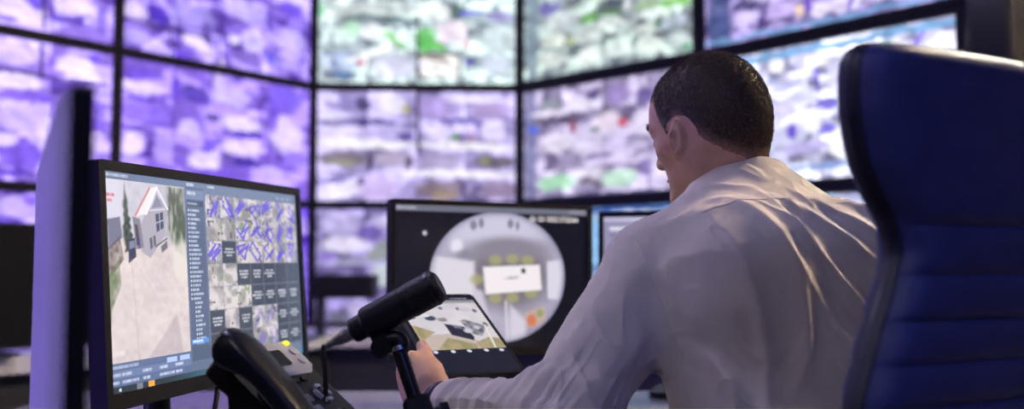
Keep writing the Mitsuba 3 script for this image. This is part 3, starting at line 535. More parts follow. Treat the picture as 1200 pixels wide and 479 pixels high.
# ---- tablet
def tablet_screen(p, n, uv):
    u, v = uv.x, uv.y
    w = (v - .285) / (.945 - .285)
    c = mix(lin((198, 192, 200)), lin((228, 222, 226)), fbm(u * 6, v * 8, 3, 3))
    c = layer(c, poly(u, v, [(-.2, .62), (.15, .60), (.36, .52), (.70, .50), (1.2, .52), (1.2, .2), (-.2, .2)], .01), (196, 182, 172))
    gt = mix(lin((178, 160, 128)), lin((150, 146, 104)), smoothstep(.3, .7, fbm(u * 16, v * 12, 5, 3)))
    c = layer(c, poly(u, v, [(-.1, .62), (.05, .60), (.24, .515), (.02, .400), (-.1, .40)], .01), gt)
    c = layer(c, poly(u, v, [(.05, .22), (.353, .436), (.66, .345), (.62, .22)], .01), gt)
    c = layer(c, poly(u, v, [(.70, .22), (.66, .36), (.864, .43), (1.1, .40), (1.1, .22)], .01), gt)
    c = layer(c, seg(u, v, (.02, .405), (.62, .245), .012, .01, .74) * .0, (150, 150, 150))
    c = layer(c, rect(u, v, -.1, 1.1, .905, .96, .008), (150, 148, 156))
    for i, (a, b, wd, hh, cc) in enumerate([(.07, .715, .045, .022, (70, 72, 92)), (.14, .730, .03, .016, (206, 204, 216)), (.29, .700, .070, .034, (66, 72, 96)), (.25, .735, .05, .018, (226, 226, 236)), (.43, .678, .060, .030, (150, 140, 150)),
                                           (.42, .72, .05, .02, (214, 206, 210)), (.40, .850, .075, .026, (196, 194, 208)), (.30, .862, .03, .026, (120, 122, 136)), (.50, .835, .03, .02, (110, 110, 128)), (.60, .835, .075, .028, (206, 204, 214)), (.72, .82, .03, .02, (96, 98, 116)), (.80, .808, .08, .030, (198, 196, 208)), (.92, .79, .03, .025, (108, 108, 120)),
                                           (.18, .87, .05, .02, (176, 174, 186)), (.12, .84, .03, .018, (110, 110, 124))]):
        c = layer(c, disc(u, v, a, b, wd, hh, .3), cc)
    c = layer(c, poly(u, v, [(.415, .622), (.64, .575), (.690, .440), (.66, .392), (.425, .47)], .01), (42, 44, 64))
    c = layer(c, poly(u, v, [(.50, .60), (.60, .585), (.62, .545), (.52, .56)], .008), (120, 122, 142))
    c = layer(c, poly(u, v, [(.64, .655), (.72, .675), (.93, .575), (.80, .445), (.685, .475)], .012) * (.4 + .6 * noise(u * 26, v * 30, 4)), (76, 76, 96))
    c = layer(c, disc(u, v, .66, .52, .05, .03, .4), (206, 204, 216))
    c = layer(c, disc(u, v, .80, .56, .035, .028, .4), (196, 196, 206))
    c = layer(c, disc(u, v, .94, .60, .03, .03, .4), (110, 108, 118))
    c = layer(c, seg(u, v, (.923, .585), (.867, .300), .010, .008, .74), (232, 226, 214))
    inside = rect(u, v, -.01, 1.01, .285, .945, .006)
    col = mi.Color3f(lin((22, 26, 44)))
    col = col * (1 - inside) + c * inside
    for (a, b) in [(.10, .262), (.311, .262), (.511, .262), (.726, .262), (.92, .258)]:
        col = layer(col, disc(u, v, a, b, .028, .018, .3), (214, 218, 232))
    col = layer(col, textline(u, v, .70, .93, .968, .016, 5, 0, .02), (150, 152, 168))
    return col

def list_screen(p, n, uv):
    u, v = uv.x, uv.y
    col = mix(lin((176, 170, 204)), lin((206, 202, 232)), fbm(u * 5, v * 4, 2, 2))
    col = layer(col, rect(u, v, .0, .30, .0, .96, .004), (150, 146, 178))
    row = v / .045; rf = row - dr.floor(row)
    col = layer(col, rect(rf, rf, .25, .75, .25, .75, .1) * rect(u, v, .03, .14 + .1 * cell_rand(dr.floor(row), 2), .05, .78, .004) * .6, (92, 88, 122))
    col = layer(col, textline(u, v, .03, .24, .90, .03, 3, 0, .012), (236, 234, 250))
    col = layer(col, textline(u, v, .03, .18, .84, .02, 4, 0, .012), (92, 88, 122))
    col = layer(col, rect(u, v, .34, .98, .1, .9, .02), (222, 218, 244))
    return col

def monitor(key, centre, yaw, tilt, roll, w, h, fn, label, bezel=(.016, .016, .016, .022), stand=True, depth=.045, mat='mat_monitor_case', screen_gain=1.0):
    """Flat monitor: centre of the screen, yaw of its right-hand direction, tilt = elevation of its up direction. bezel: left, right, top, bottom."""
    r = np.array([math.cos(yaw), math.sin(yaw), 0]); hd = np.array([-math.sin(yaw), math.cos(yaw), 0])
    up = hd * math.cos(tilt) + np.array([0, 0, 1]) * math.sin(tilt)
    r, up = r * math.cos(roll) + up * math.sin(roll), up * math.cos(roll) - r * math.sin(roll)
    m = frame(np.array(centre), r, up, np.cross(r, up))
    bl, br, bt, bb = bezel; W, H = w + bl + br, h + bt + bb
    ox, oy = (br - bl) / 2, (bt - bb) / 2
    hs = rslab(W, H, .018, .006); hs.apply_translation([ox, oy, -.012]); add(key + '__housing', put(hs, m), mat, 25)
    bk = trimesh.convex.convex_hull(np.vstack([[(sx * W * .46 + ox, sy * H * .42 + oy, -.02) for sx in (-1, 1) for sy in (-1, 1)], [(sx * W * .33 + ox, sy * H * .27 + oy, -.02 - depth) for sx in (-1, 1) for sy in (-1, 1)]]))
    add(key + '__rear_cover', put(bk, m), mat, 25)
    bz = ringslab(W, H, .006, w, h, .0015, .008, -ox, -oy); bz.apply_translation([ox, oy, .001]); add(key + '__bezel', put(bz, m), mat, 25)
    q, uv = quad_uv([-w / 2, -h / 2, .0005], [w, 0, 0], [0, h, 0])
    add(key + '__screen', put(q, m), 'mat_screen_glass', False, uv=uv, emitter={'type': 'area', 'radiance': proc(fn)})
    if stand:
        c = np.array(centre) - m[:3, 2] * (.05 + depth); f = unit(np.array([m[0, 2], m[1, 2], 0]))
        a = np.array([c[0], c[1], DZ + .012]) - f * .02
        add(key + '__stand_neck', tube(spline([a, (a + c) / 2 - f * .01, c + [0, 0, -.02], c + m[:3, 2] * .03], 14), .021, 12), mat, 40)
        bs = rslab(.24, .18, .012, .03); mm = frame(a + f * .03 + [0, 0, -.005], np.cross([0, 0, 1], f), f, [0, 0, 1])
        add(key + '__stand_base', put(bs, mm), mat, 25)
    tag(key, label, 'monitor')
    return m, (W, H)

mL, szL = monitor('desk_monitor', (-.4727, 1.590, -.0172), 1.335, 1.5057, .011, .577, .299, house_screen, 'black framed monitor on the left showing a house view beside a grid of feeds', bezel=(.013, .013, .014, .022))
# maker's mark place and power light on the lower bezel
pw = put(rslab(.012, .003, .002, .0012), frame(mL[:3, 3], mL[:3, 0], mL[:3, 1], mL[:3, 2]) @ trimesh.transformations.translation_matrix([.10, -.299 / 2 - .011, .006]))
add('desk_monitor__power_mark', pw, 'mat_silver_plastic', False)
mC, szC = monitor('desk_monitor_001', (-.0345, 2.083, -.0227), .505, 1.568, 0, .460, .296, fisheye_screen, 'monitor in the middle showing a round fisheye view of a meeting room', bezel=(.009, .012, .011, .018))
tx = meshkit.text_mesh('06-22-2022 17:52:46', .0105, .0006, True)
tw = tx.bounds[1][0] - tx.bounds[0][0]; tx.apply_translation([-tx.bounds[0][0], -tx.bounds[0][1], 0]); tx.apply_scale([.122 / tw, 1, 1])
scene['mat_lit_text'] = {'type': 'twosided', 'bsdf': {'type': 'diffuse', 'reflectance': {'type': 'rgb', 'value': [.8, .8, .8]}}}
add('desk_monitor_001__clock_text', put(tx, mC @ trimesh.transformations.translation_matrix([.460 * (.683 - .5), .296 * (.905 - .5), .0007])), 'mat_lit_text', False,
    emitter={'type': 'area', 'radiance': {'type': 'rgb', 'value': [.62, .60, .64]}})
mR, szR = monitor('desk_monitor_002', (.425, 2.235, -.02), -.30, 1.54, 0, .44, .27, list_screen, 'small monitor with a pale list, half hidden behind the shoulder of the man', bezel=(.012, .012, .013, .02))
# near monitor, seen along its edge
N0, F0 = np.array([-.300, .68]), np.array([-.594, 1.257])
ed = unit(N0 - F0); yawN = math.atan2(ed[1], ed[0]); wN = np.linalg.norm(N0 - F0)
yawN = math.atan2(F0[1] - N0[1], F0[0] - N0[0]); rN = unit(np.r_[F0 - N0, 0]); nN = np.cross(rN, [0, 0, 1.])
mN = frame([*((N0 + F0) / 2), -.050], rN, [0, 0, 1], nN)
hN = .355
fr = rslab(wN, hN, .016, .006)
add('desk_monitor_003__housing', put(fr, mN), 'mat_monitor_case', 25)
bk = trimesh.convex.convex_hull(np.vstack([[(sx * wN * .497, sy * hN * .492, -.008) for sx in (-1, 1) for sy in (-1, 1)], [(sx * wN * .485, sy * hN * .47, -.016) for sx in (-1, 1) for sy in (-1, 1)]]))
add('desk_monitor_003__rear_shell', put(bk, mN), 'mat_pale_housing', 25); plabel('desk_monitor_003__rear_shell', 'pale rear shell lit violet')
q, uv = quad_uv([-wN / 2 + .012, -hN / 2 + .02, .0085], [wN - .024, 0, 0], [0, hN - .034, 0])
add('desk_monitor_003__screen', put(q, mN), 'mat_screen_glass', False, uv=uv)
cN = mN[:3, 3] - nN * .004
add('desk_monitor_003__stand_neck', box(-.03, .03, -.006, .006, 0, 1, 0).apply_transform(frame([cN[0], cN[1], DZ + .012], rN, nN, [0, 0, mN[2, 3] - hN / 2 + .01 - DZ - .012])), 'mat_black', 25)
add('desk_monitor_003__stand_base', put(rslab(.22, .17, .012, .03), frame([cN[0], cN[1], DZ + .0065], rN, nN, [0, 0, 1])), 'mat_black', 25)
tag('desk_monitor_003', 'near monitor seen edge on at the left, its back lit violet', 'monitor')

# cables behind the monitor with the house, lying on the desk
def cable(key, pts, r, label, n=48):
    add(key, tube(spline(pts, n), r, 10), 'mat_rubber', 50); tag(key, label, 'cable')
cable('video_cable', [(-.475, 1.60, -.17), (-.470, 1.58, -.20), (-.475, 1.55, -.255), (-.50, 1.53, -.291), (-.56, 1.52, -.295), (-.72, 1.60, -.295)], .0042, 'thin black cable hanging straight down below the bezel of the house monitor')
cable('video_cable_001', [(-.415, 1.86, -.16), (-.425, 1.82, -.195), (-.47, 1.77, -.25), (-.53, 1.76, -.286), (-.62, 1.80, -.294), (-.78, 1.86, -.294)], .0050, 'black cable curving down to the left from the house monitor\'s lower right corner')
cable('phone_cord', [(-.400, 1.36, -.292), (-.44, 1.36, -.282), (-.50, 1.34, -.290), (-.64, 1.33, -.2950), (-.95, 1.30, -.2945)], .0040, 'black cord running from behind the phone along the desk')

# ------------------------------------------------------------------ telephone
principled('mat_handset', (.010, .011, .020), .30, specular=.35)
principled('mat_key', (.17, .175, .21), .35)
def telephone():
    k = 'desk_phone'
    r = np.array([math.cos(math.radians(75)), math.sin(math.radians(75)), 0]); h = np.array([-r[1], r[0], 0]); ta = math.radians(40)
    u = h * math.cos(ta) + np.array([0, 0, 1]) * math.sin(ta); n = np.cross(r, u)
    W, H = .190, .205; LX = .028
    PS = 1.15; TR = np.array([-.273, 1.2, -.093]) * PS; c = TR - r * W * PS / 2 - u * H * PS / 2
    m = frame(c, r * PS, u * PS, n * PS)
    body = rslab(W - LX, H, .022, .012); body.apply_translation([LX / 2, 0, -.011]); add(k + '__base', put(body, m), 'mat_black', 25)
    foot = np.array([np.r_[(c + r * x + h * y)[:2], DZ + .001] for x in (-.040, .085) for y in (-.08, .08)])
    top = np.array([(m @ [x, y, -.022, 1])[:3] for x in (-.045, .075) for y in (-.06, .08)])
    add(k + '__stand', trimesh.convex.convex_hull(np.vstack([foot, top])), 'mat_black', 25)
    # face plate with the display, right two thirds of the top
    fp = shapely.Polygon([(-.030, .100), (.086, .100), (.090, .096), (.090, .062), (.074, .052), (-.030, .055)]).buffer(.003, quad_segs=4)
    e = trimesh.creation.extrude_polygon(fp, .004, engine='earcut'); add(k + '__face_plate', put(e, m), 'mat_silver_plastic', 25); plabel(k + '__face_plate', 'silver face plate around the display')
    e = rslab(.060, .024, .002, .002); e.apply_translation([.020, .078, .0045]); add(k + '__display', put(e, m), 'mat_black_gloss', 25); plabel(k + '__display', 'small dark display')
    e = rslab(.012, .006, .003, .0028); e.apply_translation([.080, .0985, .005])
    scene['mat_lamp_lens'] = {'type': 'diffuse', 'reflectance': {'type': 'rgb', 'value': [.6, .65, .05]}}
    add(k + '__message_lamp', put(e, m), 'mat_lamp_lens', 25, emitter={'type': 'area', 'radiance': {'type': 'rgb', 'value': [.80, .86, .06]}}); plabel(k + '__message_lamp', 'lit yellow green message lamp')
    for i, y in enumerate((.084, .068)):
        e = rslab(.011, .009, .003, .004); e.apply_translation([.076, y, .0052]); add(k + '__soft_key', put(e, m), 'mat_silver_plastic', 25)
    # keys
    def key(x, y, w, hh, name='key', mat='mat_key', t=.004, rr=.0025, z=.001):
        e = rslab(w, hh, t, rr, 3); e.apply_translation([x, y, z]); return add(f'{k}__{name}', put(e, m), mat, 25)
    for i in range(4): key(-.018 + i * .023, .044, .015, .006, 'line_key', 'mat_black')
    for row in range(4):
        for col in range(3): key(-.024 + col * .021, .016 - row * .018, .015, .012)
    for q in range(4):      # four-way key around the round middle key
        aa = np.radians(np.linspace(q * 90 - 32, q * 90 + 32, 9)); arc = shapely.Polygon([(.0140 * math.cos(t), .0140 * math.sin(t)) for t in aa] + [(.0088 * math.cos(t), .0088 * math.sin(t)) for t in aa[::-1]])
        e = trimesh.creation.extrude_polygon(arc, .004, engine='earcut'); e.apply_translation([.058, .018, 0]); add(k + '__navigation_key', put(e, m), 'mat_silver_plastic', 25)
    key(.058, .018, .0125, .0125, 'ok_key', 'mat_black', rr=.006)
    for i in range(4): key(.050 + .026 * (i % 2), -.014 - .016 * (i // 2), .018, .009, 'function_key', 'mat_black' if i else 'mat_silver_plastic')
    key(.063, -.054, .040, .009, 'volume_key', 'mat_grey_plastic')
    key(.063, -.074, .020, .009, 'speaker_key', 'mat_grey_plastic')
    # speaker holes on the cradle side of the base, under the handset
    grille = rslab(.036, .070, .003, .016); grille.apply_translation([-.046, .010, .001]); add(k + '__speaker_panel', put(grille, m), 'mat_black_gloss', 25)
    holes = []
    for ring_i, rad in enumerate((.004, .008, .012)):
        for j in range(6 * (ring_i + 1)):
            a = 2 * math.pi * j / (6 * (ring_i + 1)); d = trimesh.creation.cylinder(.0010, .001, sections=8); d.apply_translation([-.046 + rad * math.cos(a), .004 + 1.25 * rad * math.sin(a), .0028]); holes.append(d)
    key0 = add(k + '__speaker_holes', put(cat(*holes), m), 'mat_grey_plastic', False); labels[key0] = {'kind': 'stuff'}
    for y, hh in ((.084, .026), (-.082, .030)):
        e = box(-.066, -.040, y - hh / 2, y + hh / 2, -.002, .003, .002); add(k + '__cradle', put(e, m), 'mat_black', 25)
    # handset: swept rounded section along an arch, thick ear and mouth ends
    ys = np.linspace(-.100, .106, 46); s = (ys + .100) / .206
    zc = .003 + .028 * s + .010 * np.sin(np.pi * np.clip(s, 0, 1))
    ends = np.exp(-((s - .08) / .12) ** 2) + np.exp(-((s - .90) / .12) ** 2)
    hw = .0260 - .004 * np.sin(np.pi * s) ** 2; ht = .012 + .009 * ends
    zc = zc - .006 * ends
    cap = np.sqrt(np.clip(1 - np.abs(2 * s - 1) ** 7, 0.0, 1)); hw = hw * cap + .001; ht = ht * (.35 + .65 * cap)
    ang = np.arange(20) * 2 * np.pi / 20; cs, sn = np.cos(ang), np.sin(ang); pw_ = lambda a: np.sign(a) * np.abs(a) ** .62
    V = np.stack([-.078 + hw[:, None] * pw_(cs)[None], np.repeat(ys[:, None], 20, 1), zc[:, None] + ht[:, None] * pw_(sn)[None]], -1).reshape(-1, 3)
    V = np.vstack([V, [[-.078, ys[0] - .001, zc[0]], [-.078, ys[-1] + .001, zc[-1]]]]); Fc = []
    for i in range(45):
        for j in range(20):
            a, b, c_, d_ = i * 20 + j, i * 20 + (j + 1) % 20, (i + 1) * 20 + (j + 1) % 20, (i + 1) * 20 + j; Fc += [[a, c_, b], [a, d_, c_]]
    for j in range(20): Fc += [[920, j, (j + 1) % 20], [921, 45 * 20 + (j + 1) % 20, 45 * 20 + j]]
    hm = trimesh.Trimesh(V, Fc, process=False); hm.fix_normals()
    add(k + '__handset', put(hm, m), 'mat_handset', 50); plabel(k + '__handset', 'glossy black handset lying in its cradle')
    tag(k, 'black desk phone with silver face plate in front of the house monitor', 'telephone')
    return m
mP = telephone()

# ------------------------------------------------------------------ microphone and its arm
def microphone():
    k = 'microphone'
    a = np.array([-.1982, 1.310, -.0791]); b = np.array([-.0947, 1.300, -.0236]); ax = unit(b - a); L = np.linalg.norm(b - a)
    R = .0226
    add(k + '__body', lathe(a, b, [(0, 0), (.015, 0), (.0175, .002), (R - .001, .006), (R, .010), (R, .064), (R - .0012, .0645), (R - .0012, .0665), (R, .067), (R, .071), (0, .071)], 48), 'mat_black', 30)
    add(k + '__grille', lathe(a, b, [(0, .0715), (R + .0006, .0715), (R + .0008, L - .010), (R - .001, L - .004), (R - .006, L), (0, L + .0005)], 48), 'mat_mesh', 30)
    add(k + '__grille_band', lathe(a, b, [(R - .002, L - .014), (R + .0014, L - .014), (R + .0014, L - .010), (R - .002, L - .010)], 48), 'mat_dark_metal', 30)
    add(k + '__mount_collar', lathe(a - ax * .016, a + ax * .008, [(0, 0), (.0145, 0), (.0165, .003), (.0165, .021), (.014, .024), (0, .024)], 32), 'mat_black', 30)
    e = a - ax * .016; f = e - ax * .035
    add(k + '__connector', lathe(e, f, [(0, 0), (.0100, 0), (.0100, .012), (.0092, .013), (.0088, .020), (.0055, .030), (.0046, .035), (0, .035)], 28), 'mat_steel', 30)
    plabel(k + '__connector', 'silver plug at the tail of the microphone')
    tag(k, 'black studio microphone pointing to the right on a boom arm above the desk', 'microphone')
    # its cable
    g = f - ax * .004
    cable('microphone_cable', [f + ax * .002, g - ax * .006 + [0, 0, -.001], g + [-.004, .0, -.016], g + [-.001, 0, -.045], g + [-.002, .006, -.085], g + [-.002, .03, -.135], g + [.004, .09, DZ + .012 - g[2]], g + [.0, .15, DZ + .004 - g[2]], g + [-.05, .30, DZ + .004 - g[2]]], .0034, 'black cable dropping from the silver plug of the microphone')
    # clip where it leaves the plug
    add('microphone__cable_clamp', cyl(f + ax * .004, f - ax * .006, .0058, .0042, 16), 'mat_steel', 30)
    # boom arm: swivel under the body, tube, clamp, post on the desk
    k = 'boom_stand'
    up = unit(np.array([0, 0, 1]) - ax * ax[2]); sd = np.cross(ax, up)
    piv = a + ax * .012 - up * (R + .014)
    add(k + '__yoke', cat(cyl(piv - sd * .014, piv + sd * .014, .0135, n=28), put(box(-.008, .012, -.010, .010, 0, .020, .002), frame(piv, ax, sd, up))), 'mat_black', 30)
    kn = piv - sd * .014 + np.array([0, 0, -.006])
    add(k + '__thumb_screw', cat(cyl(piv - sd * .030, piv - sd * .012, .0085, .0095, 12), put(box(-.016, .016, -.006, .006, -.004, .004, .002), frame(piv - sd * .026 + [0, 0, -.008], ax, sd, up))), 'mat_black', 25)
    t0 = piv + ax * .020 + up * .004; t1 = np.array([-.120, 1.285, -.188]); d = unit(t1 - t0)
    elb = spline([piv, piv + ax * .010 + up * .004, t0 + [.002, 0, -.002], t0 + d * .022], 16)
    add(k + '__elbow', tube(elb, .0105, 16), 'mat_black', 50)
    add(k + '__collar_ring', lathe(t0 + d * .014, t0 + d * .020, [(0, 0), (.0118, 0), (.0118, .006), (0, .006)], 28), 'mat_steel', 30)
    add(k + '__tube', cyl(t0 + d * .012, t1, .0098, n=24), 'mat_dark_metal', 50); plabel(k + '__tube', 'dark metal tube with a bright streak')
    side = unit(np.cross(d, [0.2, -1, 0.1])); bk = np.cross(side, d)
    jc = t0 + d * .082
    for i, o in enumerate((-1, 1)):
        add(k + '__clamp_plate', put(box(-.017, .017, -.004, .004, -.028, .028, .003), frame(jc + bk * .013 * o + d * .03, side, bk, d)), 'mat_black', 25)
    add(k + '__clamp_block', put(box(-.018, .010, -.0115, .0115, -.016, .022, .004), frame(jc + d * .03, side, bk, d)), 'mat_black', 25)
    kk = jc - side * .014 + d * .03
    add(k + '__clamp_knob', cat(cyl(kk, kk - side * .020, .0075, .0095, 12), cyl(kk - side * .014, kk - side * .024, .012, .010, 10)), 'mat_black', 25)
    low0 = np.array([-.120, 1.285, -.188]); low1 = np.array([-.215, 1.52, -.245])
    add(k + '__lower_tube', cyl(low0, low1, .0095, n=24), 'mat_dark_metal', 50)
    for jp, jr in ((low0 + [0, 0, -.006], .018), (low1, .0165)):
        add(k + '__joint', put(trimesh.creation.icosphere(2, jr), frame(jp, [1, 0, 0], [0, 1, 0], [0, 0, 1])), 'mat_black', 50)
    add(k + '__post', cyl([low1[0], low1[1], DZ + .004], low1, .014, .012, 20), 'mat_black', 40)
    add(k + '__base_plate', lathe([low1[0], low1[1], DZ + .0004], [low1[0], low1[1], DZ + .01], [(0, 0), (.052, 0), (.052, .006), (.048, .0096), (0, .0096)], 40), 'mat_black', 30)
    tag(k, 'black jointed arm with clamp that holds up the microphone', 'microphone stand')
principled('mat_mesh', proc(lambda p, n, uv: mix((.006, .006, .007), (.030, .030, .034), smoothstep(.35, .65, noise(p.x * 900, p.y * 900, p.z * 900)))), .5, metallic=.5)
microphone()

# ------------------------------------------------------------------ tablet in the left hand
tx_, ty_, tz_, tyaw, ttau, troll = -.090, 1.599, -.107, .575, .587, -.013
tr_ = np.array([math.cos(tyaw), math.sin(tyaw), 0]); th_ = np.array([-math.sin(tyaw), math.cos(tyaw), 0]); tu_ = th_ * math.cos(ttau) + np.array([0, 0, 1]) * math.sin(ttau)
tr_, tu_ = tr_ * math.cos(troll) + tu_ * math.sin(troll), tu_ * math.cos(troll) - tr_ * math.sin(troll); tn_ = np.cross(tr_, tu_)
mT = frame([tx_, ty_, tz_], tr_, tu_, tn_)
TW, TH = .158, .213
e = rslab(TW, TH, .008, .009); e.apply_translation([0, 0, -.0045]); add('tablet__case', put(e, mT), 'mat_tablet_case', 25)
e = ringslab(TW, TH, .009, TW - .012, TH - .012, .004, .0016); add('tablet__bezel', put(e, mT), 'mat_black_gloss', 25)
q, uv = quad_uv([-TW / 2 + .006, -TH / 2 + .006, .0002], [TW - .012, 0, 0], [0, TH - .012, 0])
principled('mat_tablet_case', (.020, .022, .050), .4)
add('tablet__screen', put(q, mT), 'mat_screen_glass', False, uv=uv, emitter={'type': 'area', 'radiance': proc(tablet_screen)})
tag('tablet', 'tablet in the left hand of the man showing parked vehicles', 'tablet')
# a folding leg props it up from behind
foot = [(mT @ [x, y, -.010, 1])[:3] for x in (-.03, .03) for y in (.030, .036)]
add('tablet__prop', trimesh.convex.convex_hull(np.vstack([foot, [np.r_[(p_ + th_ * .05)[:2], DZ + .0005] for p_ in foot]])), 'mat_tablet_case', 25)

# ------------------------------------------------------------------ high-backed chair
principled('mat_leather', proc(lambda p, n, uv: mix((.035, .045, .165), (.047, .060, .215), fbm(p.x * 40, p.y * 40, p.z * 40, 4))), .48,
           bump=(lambda p, n, uv: .6 * mikit.fbm(p.x * 700, p.y * 700, p.z * 700, 2), .00025), specular=.4)
principled('mat_leather_edge', (.012, .014, .040), .45)
def office_chair():
    k = 'office_chair'
    cdir = np.array([.83, .5577, 0]); fdir = np.array([-.5577, .83, 0])     # lateral (to the right), facing
    C = np.array([.552, 1.066, 0])
    zs = np.array([-.50, -.42, -.30, -.198, -.136, -.097, -.057, -.015, .019, .045, .070, .103, .129, .154, .180, .198, .208, .215, .219])
    ws = np.array([.270, .288, .296, .291, .276, .259, .239, .216, .204, .211, .229, .249, .256, .260, .259, .256, .250, .238, .212])
    ds = np.zeros(len(zs))
    from scipy.interpolate import PchipInterpolator as PI
    fw, fd = PI(zs, ws), PI(zs, ds)
    grooves = [.040, -.0085, -.052, -.093, -.133, -.174, -.216, -.26, -.305, -.35, -.395, -.44]
    NZ, NS = 420, 61
    z = np.linspace(-.50, .219, NZ); s = np.linspace(-1, 1, NS)
    G = np.array(grooves)
    rib = np.zeros(NZ)
    for i in range(len(G) - 1):
        a, b = G[i + 1], G[i]; inn = (z >= a) & (z <= b); t = (z - a) / (b - a)
        rib = np.where(inn, .0085 * np.clip(4 * t * (1 - t), 0, 1) ** .42, rib)
    rib = np.where(z > G[0], .0085 * np.clip((z - G[0]) / .012, 0, 1) ** .45, rib)
    rib = np.where(z < G[-1], .006 * np.clip((G[-1] - z) / .012, 0, 1) ** .45, rib)
    endt = np.clip((.219 - z) / .020, 0, 1); endt = np.sqrt(1 - (1 - endt) ** 2)
    base = .026
    prof = np.sqrt(np.clip(1 - np.abs(s) ** 10, 0, 1))
    ribmask = np.clip((1 - np.abs(s)) / .12, 0, 1) ** .5
    P_ = lambda side: (C[None, None] + cdir * (fw(z)[:, None] * s[None])[..., None] + np.array([0, 0, 1.]) * z[:, None, None]
                       - fdir * ((fd(z)[:, None] - .020 * (s[None] ** 2) * (.55 + .45 * np.clip((z[:, None] + .2) / .4, 0, 1)) + side * (base * (.35 + .65 * prof[None]) * (.45 + .55 * endt[:, None]) + rib[:, None] * ribmask[None] * endt[:, None])))[..., None])
    A, B = P_(1.0), P_(-1.0)
    def grid(A, flip):
        V = A.reshape(-1, 3); i, j = np.meshgrid(np.arange(A.shape[0] - 1), np.arange(A.shape[1] - 1), indexing='ij'); q = (i * A.shape[1] + j).ravel(); n = A.shape[1]
        F = np.vstack([np.stack([q, q + 1, q + n + 1], 1), np.stack([q, q + n + 1, q + n], 1)]); return trimesh.Trimesh(V, F[:, ::-1] if flip else F, process=False)
    add(k + '__back_cover', grid(A, False), 'mat_leather', True); plabel(k + '__back_cover', 'ribbed dark blue leather back cover')
    add(k + '__backrest', grid(B, True), 'mat_leather', True)
    edge = np.concatenate([A[:, 0], A[-1, 1:], A[::-1, -1][1:]]); edge2 = np.concatenate([B[:, 0], B[-1, 1:], B[::-1, -1][1:]])
    rim = []
    for t in np.linspace(0, 1, 9):
        p = edge * (1 - t) + edge2 * t
        out = unit_rows((p - C) * [1, 1, 0] * 1.0 + np.array([0, 0, 1.]) * np.clip((p[:, 2:] - .16) / .05, 0, 1) * .25)
        rim.append(p + out * .004 * math.sin(math.pi * t) ** .5)
    add(k + '__edge_piping', grid(np.array(rim), False), 'mat_leather_edge', True)
    for side, E_ in ((1, edge), (-1, edge2)):
        add(k + '__seam', tube(E_[::3], .0024, 6), 'mat_leather_edge', 60)
    # seat, arms, column and star base
    so = C + fdir * .26 - cdir * .03
    seat = rslab(.50, .48, .075, .07); m = frame(so + [0, 0, -.535], cdir, fdir, [0, 0, 1]); add(k + '__seat', put(seat, m), 'mat_leather', 30)
    add(k + '__back_bar', put(box(-.04, .04, -.27, .0, -.06, -.035, .004), frame(so + [0, 0, -.55], cdir, fdir, [0, 0, 1])), 'mat_dark_metal', 25)
    add(k + '__back_bar', put(box(-.04, .04, -.012, .012, -.1, .14, .004), frame(C - fdir * .035 + [0, 0, -.50], cdir, fdir, [0, 0, 1])), 'mat_dark_metal', 25)
    for sx in (-1, 1):
        p0 = so + cdir * sx * .262
        add(k + '__armrest', tube([p0 - fdir * .12 + [0, 0, -.56], p0 - fdir * .12 + [0, 0, -.50], p0 - fdir * .10 + [0, 0, -.42], p0 - fdir * .02 + [0, 0, -.40], p0 + fdir * .04 + [0, 0, -.41]], .016, 10), 'mat_dark_metal', 50)
    add(k + '__gas_column', cyl(so + [0, 0, -.90], so + [0, 0, -.58], .026, n=24), 'mat_dark_metal', 40)
    for i in range(5):
        a = 2 * math.pi * i / 5 + .3; d = np.array([math.cos(a), math.sin(a), 0])
        leg = add(k + '__star_leg', tube([so + d * .02 + [0, 0, -.895], so + d * .29 + [0, 0, -.925]], [.022, .014], 10), 'mat_dark_metal', 50)
        c0 = so + d * .29 + [0, 0, -.971]; ax = np.array([-d[1], d[0], 0])
        add(leg + '__caster', cat(cyl(c0 - ax * .022, c0 - ax * .006, .0285, n=20), cyl(c0 + ax * .006, c0 + ax * .022, .0285, n=20), cyl(c0 - ax * .008, c0 + ax * .008, .012, n=12), cyl(c0, c0 + [0, 0, .04], .008, n=10)), 'mat_rubber', 40)
    tag(k, 'dark blue leather office chair with high ribbed back behind the man', 'chair')
def unit_rows(v): return v / (np.linalg.norm(v, axis=1, keepdims=True) + 1e-9)
office_chair()

